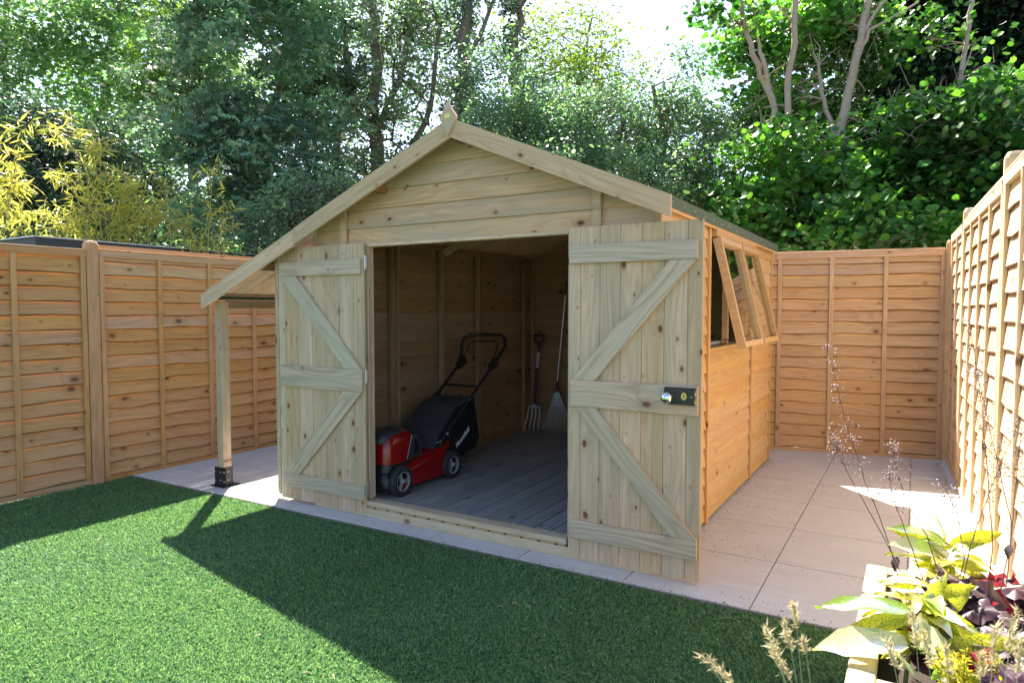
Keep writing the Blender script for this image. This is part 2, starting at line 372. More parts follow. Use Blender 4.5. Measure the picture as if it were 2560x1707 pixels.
def lap_panel(a, b, z0, z1, face, label, group, mat, pitch=.104, battens=4, rail_w=.048, tilt=.145):
    """a->b bottom line of the visible face (world xy), face = unit xy towards the garden"""
    a = V((a[0], a[1], 0)); b = V((b[0], b[1], 0)); u = (b - a).normalized(); L = (b - a).length; f = V((face[0], face[1], 0))
    f = (f - u * f.dot(u)).normalized(); c = (a + b) / 2
    t = thing('lap_fence', c, label, 'fence panel', group, math.atan2(u.y, u.x))
    H = pitch + .028; key = (round(L, 2), mat.name, round(H, 3))
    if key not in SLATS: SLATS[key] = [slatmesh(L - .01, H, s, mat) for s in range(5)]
    n = int(round((z1 - z0 - .05) / pitch)); back = -f * (.021 + .09 * tilt)
    for i in range(n):
        zc = z0 + .04 + pitch * (i + .5)
        Y = V((0, 0, 1)) * 1.0 - f * tilt
        # local Z must point to the garden
        X = u if u.cross(Y).dot(f) > 0 else -u
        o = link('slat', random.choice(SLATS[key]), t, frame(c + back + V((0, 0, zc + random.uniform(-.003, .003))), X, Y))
    for k in range(battens + 1):
        s = .02 + (L - .04) * k / battens
        p = a + u * s; fx = (1 if k in (0, battens) else 0)
        beam('batten', p + V((0, 0, z0 + .03)) - f * .009, p + V((0, 0, z1 - .048)) - f * .009, .036, .020, mat, t, u)
    beam('rail', a + V((0, 0, z1 - .024)) - f * .011, b + V((0, 0, z1 - .024)) - f * .011, rail_w, .028, mat, t)
    beam('rail', a + V((0, 0, z0 + .014)) - f * .011, b + V((0, 0, z0 + .014)) - f * .011, .03, .026, mat, t)
    beam('capping', a + V((0, 0, z1 + .006)) - f * .02, b + V((0, 0, z1 + .006)) - f * .02, .05, .012, mat, t, f)
    return t
def fpost(x, y, h, label, mat, w=.1, group='fence posts'):
    mb = MB(); a = w / 2; r = .014
    sec = lambda k, z: [(sx * (a * k - (r if i else 0)), sy * (a * k - (0 if i else r)), z) for sx, sy, i in ((1, 1, 0), (1, 1, 1), (-1, 1, 1), (-1, 1, 0), (-1, -1, 0), (-1, -1, 1), (1, -1, 1), (1, -1, 0))]
    mb.loft([sec(1, -.1), sec(1, h - .035), sec(.93, h - .018), sec(.72, h - .004), sec(.35, h)], sm=False)
    # stand the grain along the post: local X must be the long axis
    o = mb.build('fence_post', mat); rot = M.Rotation(R(-90), 4, 'Y')
    o.data.transform(rot.inverted()); o.matrix_basis = M.Translation((x, y, 0)) @ rot; TW[o] = o.matrix_basis.copy()
    return tag(o, label, 'fence post', group)
G1 = 'lap fence panels round the garden'
FX = -5.36
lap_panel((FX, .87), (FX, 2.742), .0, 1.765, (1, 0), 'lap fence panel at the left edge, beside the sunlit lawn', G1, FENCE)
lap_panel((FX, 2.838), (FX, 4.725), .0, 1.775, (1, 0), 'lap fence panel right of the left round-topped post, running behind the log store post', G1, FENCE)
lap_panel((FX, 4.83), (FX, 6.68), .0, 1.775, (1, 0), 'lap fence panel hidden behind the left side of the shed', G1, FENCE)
fpost(FX - .028, 2.79, 1.845, 'round-topped timber post between the two left lap fence panels', FENCE, .088)
fpost(FX - .01, 4.78, 1.84, 'timber fence post behind the left shed door', FENCE, .1)
u = V((1.461, .281, 0)).normalized(); e = V((.262, 7.03, 0)); s0 = e - u * 1.85
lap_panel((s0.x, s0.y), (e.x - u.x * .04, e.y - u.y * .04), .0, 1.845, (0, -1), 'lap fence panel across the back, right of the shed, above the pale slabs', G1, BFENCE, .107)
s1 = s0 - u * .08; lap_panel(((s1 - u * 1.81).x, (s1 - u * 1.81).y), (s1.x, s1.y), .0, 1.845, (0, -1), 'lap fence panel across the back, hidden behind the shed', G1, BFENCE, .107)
fpost(.262, 7.02, 1.93, 'timber post in the back right corner where two fences meet', BFENCE, .085)
def rfx(y): return .36 - .0393 * (y - 4.2)
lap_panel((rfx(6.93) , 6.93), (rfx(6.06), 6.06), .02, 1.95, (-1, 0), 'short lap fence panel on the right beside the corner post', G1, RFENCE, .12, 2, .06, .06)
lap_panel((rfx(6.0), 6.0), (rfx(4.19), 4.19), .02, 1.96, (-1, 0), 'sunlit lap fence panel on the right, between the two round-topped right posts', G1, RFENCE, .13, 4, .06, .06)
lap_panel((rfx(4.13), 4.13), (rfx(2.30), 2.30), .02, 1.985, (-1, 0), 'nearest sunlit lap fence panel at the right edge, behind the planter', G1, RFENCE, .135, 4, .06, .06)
fpost(rfx(6.03) + .045, 6.03, 2.07, 'farther of the two round-topped posts rising above the right fence', RFENCE, .09)
fpost(rfx(4.16) + .045, 4.16, 2.10, 'nearer of the two round-topped posts rising above the right fence', RFENCE, .09)

# ------------------------------------------------------------------ the shed
XL, XR, YF, YB = -3.47, -1.10, 3.25, 6.23; XA = -2.253; ZA = 2.385; SLP = .42
def zr(x): return ZA - SLP * abs(x - XA)
FZ = .085
shed = thing('garden_shed', ((XL + XR) / 2, YF, 0), 'pale timber garden shed with open double doors, side window and lean-to log store', 'shed')
P = .1155; OUT = 3.09
def clad_xz(x0, x1, z0, z1, y, out, mat, zref=1.7255, roof=True, inset=.022):
    """horizontal boards on a wall facing +-Y; out = -1 (front) or +1 (rear)"""
    k0 = math.floor((z0 - zref) / P + 1e-6); k = k0
    while zref + k * P < z1 - .004:
        b = zref + k * P; lo = max(b, z0); hi = b + P + .012
        zz0, zz1 = lo, min(hi, z1)
        xc = (x0 + x1) / 2; tilt = .115
        Y = V((0, -out * tilt, 1)).normalized(); X = V((-out, 0, 0)) if out < 0 else V((-1, 0, 0))
        X = V((1, 0, 0)) if out < 0 else V((-1, 0, 0))
        # local Z = X x Y points outwards
        hw = (x1 - x0) / 2
        pts = [(-hw, 0), (hw, 0), (hw, zz1 - zz0), (-hw, zz1 - zz0)]
        if roof:
            sgn = 1 if out < 0 else -1
            # z <= ZA - SLP*|x-XA| - inset
            dd = ZA - inset - zz0
            xo = (xc - XA) * sgn
            pts = clip(pts, SLP, 1, dd - SLP * xo); pts = clip(pts, -SLP, 1, dd + SLP * xo)
        if len(pts) >= 3: prism('cladding_board', frame((xc, y + (lo - b) * out * -tilt, zz0), X, Y), pts, .009, mat, shed)
        k += 1
def clad_yz(y0, y1, z0, z1, x, out, mat, zref=.0145):
    k = math.floor((z0 - zref) / P + 1e-6)
    while zref + k * P < z1 - .01:
        b = zref + k * P; lo = max(b, z0); hi = min(b + P + .012, z1)
        Y = V((-out * .115, 0, 1)); X = V((0, 1, 0)) if out > 0 else V((0, -1, 0))
        L = y1 - y0; board('cladding_board', (x + out * .006, (y0 + y1) / 2, (lo + hi) / 2), X, Y, L, hi - lo, .009, mat, shed, .001)
        k += 1
# floor, bearers, sill
for k in range(21):
    x = XL + .04 + .1135 * k + .0565
    if x > XR - .03: break
    beam('floor_board', (x, YF + .06, FZ - .01 + random.uniform(-.0012, .0012)), (x, YB - .03, FZ - .01), .108, .02, FLOOR, shed, (1, 0, 0), .003)
board('base_timber', ((XL + XR) / 2, 3.225, .028), (1, 0, 0), (0, 0, 1), XR - XL - .02, .056, .05, RAIL, shed, .003)
board('floor_underlay', ((XL + XR) / 2, 4.75, FZ - .035), (1, 0, 0), (0, 1, 0), XR - XL - .06, 2.86, .02, INNER, shed)
board('sill_strip', (-2.285, 3.232, .061), (1, 0, 0), (0, 0, 1), 1.40, .0075, .05, SIDE, shed, .001)
for k in range(13):
    board('strip_joint', (-2.93 + .108 * k, 3.2055, .061), (1, 0, 0), (0, 0, 1), .016, .006, .004, BLKP, shed, .0005)
board('door_sill', (-2.285, 3.247, .0825), (1, 0, 0), (0, 0, 1), 1.42, .033, .086, RAIL, shed, .004)
# front wall
LZ = 1.741
clad_xz(-3.170, -1.447, LZ, 2.36, YF, -1, CLAD)
clad_xz(XL, -3.225, .06, 2.0, YF, -1, CLAD, roof=True); clad_xz(-1.392, XR, .06, 2.0, YF, -1, CLAD)
clad_xz(-3.225, -2.995, .06, LZ, YF, -1, CLAD, roof=False); clad_xz(-1.575, -1.392, .06, LZ, YF, -1, CLAD, roof=False)
clad_xz(-3.225, -3.170, LZ, 2.0, YF, -1, CLAD); clad_xz(-1.447, -1.392, LZ, 2.0, YF, -1, CLAD)
for xb in (-3.198, -1.42):
    zt = zr(xb) - .05
    board('batten', (xb, 3.232, (1.70 + 1.835) / 2), (0, 0, 1), (1, 0, 0), .135, .052, .018, PALE, shed)
    board('batten', (xb + .002, 3.228, (1.836 + zt + .03) / 2), (0, 0, 1), (1, 0, 0), zt + .03 - 1.836, .048, .016, PALE, shed)
board('lintel', (-2.285, 3.262, LZ - .010), (1, 0, 0), (0, 0, 1), 1.45, .02, .055, PALE, shed)
for xb, n_ in ((-3.012, 0), (-1.565, 1)):
    board('door_jamb', (xb, 3.262, (FZ + LZ) / 2 + .005), (0, 0, 1), (1, 0, 0), LZ - .12, .034, .055, PALE, shed)
board('corner_trim', (XR + .008, 3.248, .92), (0, 0, 1), (1, 0, 0), 1.75, .03, .022, SIDE, shed)
board('corner_trim', (XL - .006, 3.246, .93), (0, 0, 1), (1, 0, 0), 1.78, .024, .022, PALE, shed)
# right wall: three bays, window opening in the middle
WY0, WY1, WZ0, WZ1 = 4.185, 5.375, 1.085, 1.76; ET = zr(XR) - .03
clad_yz(YF + .01, 4.135, .02, ET, XR, 1, SIDE)
clad_yz(4.165, 5.41, .02, WZ0 - .002, XR, 1, SIDE); clad_yz(4.165, 5.41, WZ1 + .002, ET, XR, 1, SIDE)
clad_yz(5.435, YB, .02, ET, XR, 1, SIDE)
for y_, z0_, z1_ in ((4.152, .01, ET), (5.425, .01, WZ0 + .02), (5.425, WZ1 - .03, ET)):
    beam('cover_batten', (XR + .018, y_, z0_), (XR + .018, y_, z1_), .04, .02, SIDE, shed, (0, 1, 0))
beam('corner_trim', (XR + .008, YB, .01), (XR + .008, YB, ET), .03, .03, SIDE, shed, (0, 1, 0))
beam('window_sill', (XR - .03, WY0, WZ0 - .012), (XR - .03, WY1, WZ0 - .012), .022, .09, SIDE, shed)
for y_ in (WY0 + .008, WY1 - .008): beam('window_post', (XR - .03, y_, WZ0), (XR - .03, y_, WZ1), .03, .045, SIDE, shed, (0, 1, 0))
beam('window_post', (XR - .032, 4.79, WZ0), (XR - .032, 4.79, WZ1), .035, .04, SIDE, shed, (0, 1, 0))
# left and rear walls
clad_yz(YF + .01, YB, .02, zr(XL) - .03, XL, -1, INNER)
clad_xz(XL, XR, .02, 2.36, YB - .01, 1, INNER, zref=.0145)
# inside framing
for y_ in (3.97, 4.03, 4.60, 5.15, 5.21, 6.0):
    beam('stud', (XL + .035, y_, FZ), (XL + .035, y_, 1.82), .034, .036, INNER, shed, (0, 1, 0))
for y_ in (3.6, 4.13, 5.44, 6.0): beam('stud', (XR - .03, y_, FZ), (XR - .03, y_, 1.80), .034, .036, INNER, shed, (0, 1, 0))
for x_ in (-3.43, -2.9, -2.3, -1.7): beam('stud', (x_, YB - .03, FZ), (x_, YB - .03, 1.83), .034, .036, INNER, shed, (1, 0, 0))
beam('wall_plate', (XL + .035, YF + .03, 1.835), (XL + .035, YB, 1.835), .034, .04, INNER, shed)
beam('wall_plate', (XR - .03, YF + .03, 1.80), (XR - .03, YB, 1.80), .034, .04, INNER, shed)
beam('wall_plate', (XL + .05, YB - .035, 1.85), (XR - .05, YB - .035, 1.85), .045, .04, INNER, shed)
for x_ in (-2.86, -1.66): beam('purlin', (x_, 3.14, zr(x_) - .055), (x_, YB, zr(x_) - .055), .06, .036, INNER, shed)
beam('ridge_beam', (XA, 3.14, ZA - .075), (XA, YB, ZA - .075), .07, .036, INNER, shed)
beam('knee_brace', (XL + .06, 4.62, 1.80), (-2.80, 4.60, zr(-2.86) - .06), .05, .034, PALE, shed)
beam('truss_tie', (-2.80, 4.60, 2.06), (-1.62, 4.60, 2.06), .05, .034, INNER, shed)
# roof boards run from eave to ridge
UL = V((-1, 0, -SLP)).normalized(); UR = V((1, 0, -SLP)).normalized(); SEC = math.sqrt(1 + SLP * SLP)
XE, XS = -1.055, -4.495
k = 0; y_ = 3.125
while y_ < 6.26:
    o = V((0, 0, -.013))
    beam('roof_board', V((XA, y_ + .05, ZA)) + o, V((XS, y_ + .05, zr(XS))) + o, .098, .012, CLAD if k < 1 else INNER if False else CLAD, shed, (0, 1, 0), .0015)
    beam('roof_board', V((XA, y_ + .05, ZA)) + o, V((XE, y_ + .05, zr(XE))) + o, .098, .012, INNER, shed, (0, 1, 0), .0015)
    y_ += .1; k += 1
def felt():
    y0, y1 = 3.118, 6.275; t = .004; v = []
    for y in (y0, y1):
        for x, z in ((XS - .006, zr(XS) - .045), (XS - .006, zr(XS) + t), (XA, ZA + t), (XE + .012, zr(XE) + t), (XE + .012, zr(XE) - .056), (XE + .008, zr(XE) - .056), (XE + .008, zr(XE)), (XA, ZA), (XS - .002, zr(XS)), (XS - .002, zr(XS) - .045)):
            v.append((x, y, z))
    n = 10; f = [(i, (i + 1) % n, n + (i + 1) % n, n + i) for i in range(n)]
    f += [(0, 9, 8, 1), (1, 8, 7, 2), (2, 7, 6, 3), (3, 6, 5, 4)]; f += [tuple(n + a for a in q)[::-1] for q in f[-4:]]
    return link('roof_felt', mk('roof_felt', v, f, FELT), shed)
fl = felt()
for k in range(15): # clout nails along the felt edge
    mb = MB(); mb.lathe([(-.001, .004), (.001, .004), (.0016, .0001)], 6); mb.build('felt_nail', STEEL, fl, M.Translation((XE + .013, 3.3 + .2 * k, zr(XE) - .028 + random.uniform(-.006, .006))))
beam('fascia', (XE, 3.13, zr(XE) - .045), (XE, 6.26, zr(XE) - .045), .05, .014, SIDE, shed)
# bargeboards
BY = 3.10; Hb = .106
def barge(x0, z0, x1, z1, h, name='bargeboard', y=BY, mat=PALE):
    L = x1 - x0; prism(name, frame(((x0 + x1) / 2, y + .018, (z0 + z1) / 2), (1, 0, (z1 - z0) / L), (0, -(z1 - z0) / L, 1)) if False else frame(((x0 + x1) / 2, y + .018, 0), (1, 0, 0), (0, 0, 1)),
                          [(-L / 2, z0 - h), (L / 2, z1 - h), (L / 2, z1), (-L / 2, z0)], .018, mat, shed)
def bargeL(x0, x1, dz=0, mat=PALE):
    """sloped board with vertical ends, grain along the slope"""
    za, zb = zr(x0) + dz, zr(x1) + dz; d = V((x1 - x0, 0, zb - za)); L = d.length; u = d.normalized()
    nrm = V((-u.z, 0, u.x)); c = V(((x0 + x1) / 2, BY + .018, (za + zb) / 2 - Hb / 2))
    def loc(x, z): q = V((x, 0, z)) - V((c.x, 0, c.z)); return (q.dot(u), q.dot(nrm))
    pts = [loc(x0, za - Hb), loc(x1, zb - Hb), loc(x1, zb), loc(x0, za)]
    prism('bargeboard', frame(c, u, nrm), pts, .018, mat, shed)
bargeL(XA, -.990, .004); bargeL(-3.520, XA, .004); bargeL(-4.507, -3.523, -.003)
mbf = MB()
def diamond(y0, y1, s=1):
    c = V((XA, 0, ZA + .004)); pts = [(0, .093), (.019, .052), (.058, 0), (0, -.102), (-.058, 0), (-.019, .052)]
    return [(c.x + a * s, y0, c.z + b * s) for a, b in pts], [(c.x + a * s, y1, c.z + b * s) for a, b in pts]
a_, b_ = diamond(BY - .02, BY - .002)
nd = len(a_); me = mk('finial', [(x - XA, y - BY, z - ZA) for x, y, z in a_ + b_], [tuple(range(nd)), tuple(range(nd, 2 * nd))[::-1]] + [(i, nd + i, nd + (i + 1) % nd, (i + 1) % nd) for i in range(nd)], CLAD)
fin = link('finial', me, shed, M.Translation((XA, BY, ZA)))
mb = MB(); mb.add([(.021 * math.cos(a * math.pi / 10), 0, .0135 * math.sin(a * math.pi / 10)) for a in range(20)] + [(.0215 * math.cos(a * math.pi / 10), .002, .014 * math.sin(a * math.pi / 10)) for a in range(20)],
    [tuple(range(20)), ] + [(i, 20 + i, 20 + (i + 1) % 20, (i + 1) % 20) for i in range(20)])
mb.build('oval_plate', plain('gold_foil', (.80, .68, .22), .45, .2), fin, M.Translation((XA, BY - .0225, ZA + .008)))
for sx in (-.036, .036):
    mb = MB(); mb.lathe([(0, .0032), (.0015, .0001)], 8); mb.build('screw', STEEL, fin, M.Translation((XA + sx, BY - .0205, ZA - .002 if sx < 0 else ZA + .006)) @ M.Rotation(R(-90), 4, 'Z'))
for x_, side in ((-3.36, 1), (-2.9, 1), (-2.5, 1), (-1.95, 1), (-1.5, 1), (-1.12, 1), (-4.3, 1), (-3.9, 1)):
    mb = MB(); mb.lathe([(0, .0032), (.0015, .0001)], 8); mb.build('screw', STEEL, shed, M.Translation((x_, BY - .0005, zr(x_) - .05 + random.uniform(-.02, .02))) @ M.Rotation(R(-90), 4, 'Z'))
for z_ in (1.775, 1.89, 2.01, 2.12, 2.22):           # cladding nails
    for x_ in (-2.62, -2.25, -1.95, -1.72):
        if zr(x_) - .14 > z_:
            mb = MB(); mb.lathe([(0, .0025), (.001, .0001)], 6); mb.build('nail', STEEL, shed, M.Translation((x_ + random.uniform(-.01, .01), 3.2345, z_)) @ M.Rotation(R(-90), 4, 'Z'))
# log store
POSTM = PALE
beam('post', (-4.455, 3.235, .012), (-4.455, 3.235, 1.385), .07, .07, POSTM, shed, (1, 0, 0), .004)
beam('post', (-4.455, 6.1, .012), (-4.455, 6.1, 1.385), .07, .07, POSTM, shed, (1, 0, 0), .004)
beam('eave_beam', (-4.445, 3.27, 1.362), (-4.445, 6.2, 1.362), .06, .035, INNER, shed)
beam('store_purlin', (-3.93, 3.14, zr(-3.93) - .055), (-3.93, 6.2, zr(-3.93) - .055), .06, .036, INNER, shed)
for yy in (3.235, 6.1):
    mb = MB(); t_ = .003; w_ = .0375
    for sx, sy in ((1, 0), (-1, 0), (0, 1), (0, -1)):
        d_ = (t_, 2 * w_ + t_, .135) if sx else (2 * w_ + t_, t_, .135)
        mb.box((sx * w_, sy * w_, .0745), d_)
    mb.box((0, 0, .005), (.15, .15, .005))
    for sx in (-1, 1):
        mb.box((sx * .052, -w_ - .001, .0745), (.028, .0035, .135))
    for sx in (-1, 1):
        for z_ in (.04, .11): mb.lathe([(-.008, .0), (-.008, .006), (0, .006), (0, .0001)], 6, 1, M.Translation((sx * .054, -.044, z_)) @ M.Rotation(R(90), 4, 'Z'))
    for z_ in (.045, .105):
        mb.box((0, -w_ - .0022, z_), (.022, .0012, .006), 2); mb.box((w_ + .0022, 0, z_), (.0012, .022, .006), 2)
    o = mb.build('post_anchor', [BLACKM, STEEL, PALE], shed, M.Translation((-4.455, yy, 0)))

# doors
def make_door(x0, x1, joints, zb, zt, name_label, ledges, braces, strip=False):
    xc = (x0 + x1) / 2; zc = (zb + zt) / 2
    d = board('door', (xc, 3.2155, zc), (0, 0, 1), (1, 0, 0), zt - zb - .01, x1 - x0 - .006, .006, PALE, shed)
    d['label'] = name_label
    js = [x0] + joints + [x1]
    for i in range(len(js) - 1):
        W = js[i + 1] - js[i] - .0012
        beam('door_board', ((js[i] + js[i + 1]) / 2, 3.204, zb + random.uniform(0, .002)), ((js[i] + js[i + 1]) / 2, 3.204, zt), W, .016, PALE, d, (1, 0, 0), .0028)
    for (a, b, z0, z1) in ledges:
        beam('ledge', (a, 3.185, (z0 + z1) / 2), (b, 3.185, (z0 + z1) / 2), z1 - z0, .021, LEDGE, d, (0, 0, 1), .002)
    for pts in braces:
        c = V((sum(p[0] for p in pts) / 4, 0, sum(p[1] for p in pts) / 4))
        u = V((pts[1][0] - pts[0][0], 0, pts[1][1] - pts[0][1])).normalized(); nn = V((-u.z, 0, u.x))
        q = [((V((p[0], 0, p[1])) - c).dot(u), (V((p[0], 0, p[1])) - c).dot(nn)) for p in pts]
        prism('brace', frame((c.x, 3.1955, c.z), u, nn), q, .020, LEDGE, d)
    return d
dR = make_door(-1.560, -.860, [-1.493, -1.384, -1.273, -1.160, -1.047, -.932], .014, 1.747, 'right door folded back against the front wall, with lock and knob',
    [(-1.545, -.883, 1.560, 1.652), (-1.538, -.874, .820, .959), (-1.540, -.871, .126, .219)],
    [[(-1.530, .9605), (-1.014, 1.5585), (-.890, 1.5585), (-1.402, .9605)], [(-1.508, .8185), (-.999, .2205), (-.872, .2205), (-1.394, .8185)]])
dL = make_door(-3.785, -2.995, [-3.723, -3.673, -3.593, -3.462, -3.333, -3.207, -3.085], .016, 1.742, 'left door folded back against the front wall, half over the log store',
    [(-3.752, -3.006, 1.548, 1.644), (-3.742, -2.999, .800, .945), (-3.735, -2.990, .108, .200)],
    [[(-3.744, 1.5465), (-3.152, .9465), (-3.004, .9465), (-3.588, 1.5465)], [(-3.735, .2015), (-3.163, .7985), (-3.006, .7985), (-3.588, .2015)]])
beam('meeting_strip', (-3.812, 3.222, .035), (-3.812, 3.222, 1.735), .062, .018, PALE, dL, (1, 0, 0))
beam('meeting_strip', (-3.796, 3.203, .035), (-3.796, 3.203, 1.735), .020, .02, LEDGE, dL, (1, 0, 0))
for z_, m_ in ((1.70, STEEL), (.085, plain('green_bolt', (.10, .22, .12), .5))):
    mb = MB(); mb.box((0, 0, 0), (.02, .003, .06)); mb.tube([(0, -.004, -.028), (0, -.004, .028)], .003); mb.build('bolt', m_, dL, M.Translation((-3.822, 3.2115, z_)))
for d_, x_ in ((dL, -2.990),):
    for z_ in (1.62, .90, .18):
        mb = MB(); mb.box((.006, .004, 0), (.012, .002, .085)); mb.tube([(0, 0, -.045), (0, 0, .045)], .0042); mb.build('hinge', STEEL, d_, M.Translation((x_ + .004, 3.196, z_)))
# rim lock, keyhole, knob
mb = MB(); prof = [(-.078, -.037), (-.072, -.042), (.07, -.042), (.07, .036), (-.072, .036), (-.078, .031)]
mb.loft([[(a, 0, b) for a, b in prof], [(a, -.017, b) for a, b in prof], [(a * .985, -.019, b * .97) for a, b in prof]], 0, sm=False)
mb.box((.0, -.008, .0375), (.152, .016, .004))
n_ = 20; mb.add([(.02 + .0135 * math.cos(2 * math.pi * i / n_), -.0205, .018 * math.sin(2 * math.pi * i / n_)) for i in range(n_)], [tuple(range(n_))], 1)
mb.box((.02, -.0212, -.002), (.0035, .001, .012), 2); mb.box((.02, -.0212, .005), (.006, .001, .006), 2)
mb.box((.0735, -.010, .012), (.006, .012, .016), 1); mb.box((.0735, -.010, -.025), (.008, .012, .014), 1)
mb.lathe([(0, .004), (.002, .003), (.0025, .0001)], 8, 3, M.Translation((.055, -.019, -.002)) @ M.Rotation(R(-90), 4, 'Z'))
lk = mb.build('rim_lock', [BLACKM, BRASS, plain('keyhole_black', (.002, .002, .002), .9), STEEL], dR, M.Translation((-.953, 3.1743, .912)))
mb = MB(); mb.lathe([(0, .014), (.006, .015), (.008, .009), (.028, .008), (.032, .016), (.040, .0245), (.050, .0275), (.060, .025), (.067, .017), (.070, .0001)], 28)
mb.build('door_knob', CHROME, dR, M.Translation((-1.003, 3.156, .906)) @ M.Rotation(R(-90), 4, 'Z'))

# casement windows, hinged at the head and pushed out
def casement(y0, y1):
    TH = R(13.3); L = .70; hx, hz = XR + .045, WZ1 + .012
    mw = M.Translation((hx, (y0 + y1) / 2, hz)) @ M.Rotation(-TH, 4, 'Y')      # local: -Z down the sash, X outwards
    W = y1 - y0; mb = MB(); t = .035; b = .05
    def bar(c, d): mb.box(c, d)
    bar((0, 0, -t / 2 - .01), (b, W, t)); bar((0, 0, -L + t / 2), (b, W, t))
    bar((0, -W / 2 + .016, -L / 2 - .005), (b - .002, .036, L - 2 * t + .004)); bar((0, W / 2 - .016, -L / 2 - .005), (b - .002, .032, L - 2 * t + .004))
    bar((-.018, -W / 2 + .036, -L / 2 - .005), (.014, .010, L - 2 * t)); bar((-.018, W / 2 - .036, -L / 2 - .005), (.014, .010, L - 2 * t))
    o = mb.build('casement', SIDE, shed, mw)
    o['label'] = 'side casement window pushed open at the bottom'
    g = MB(); g.box((-.004, 0, -L / 2), (.003, W - .06, L - 2 * t + .01)); g.build('pane', GLASS, o, mw)
    s_ = MB(); s_.tube([(-.02, 0, -L + .02), (-.16, 0, -L + .08)], .004); s_.build('window_stay', BLACKM, o, mw)
casement(4.205, 4.782); casement(4.796, 5.352)
beam('window_head', (XR + .03, 4.19, WZ1 + .03), (XR + .03, 5.37, WZ1 + .03), .045, .05, SIDE, shed)

# things on the bench inside the window
tr = MB(); tr.box((0, 0, .006), (.16, .62, .012)); tr.box((.078, 0, .02), (.004, .62, .03)); tr.box((-.078, 0, .02), (.004, .62, .03))
tag(tr.build('tray', plain('white_plastic', (.62, .64, .68), .4), None, M.Translation((XR - .14, 4.6, WZ0 - .01))), 'white tray lying on the ledge inside the open side window', 'tray')
pot = MB(); pot.lathe([(0, .0001), (0, .028), (.07, .034), (.078, .034), (.078, .03), (.01, .025)], 16, 0, M.Rotation(R(-90), 4, 'Y'))
tag(pot.build('plant_pot', plain('red_plastic', (.35, .03, .03), .4), None, M.Translation((XR - .12, 4.40, WZ0 + .004))), 'small red pot standing on the white tray inside the side window', 'pot')

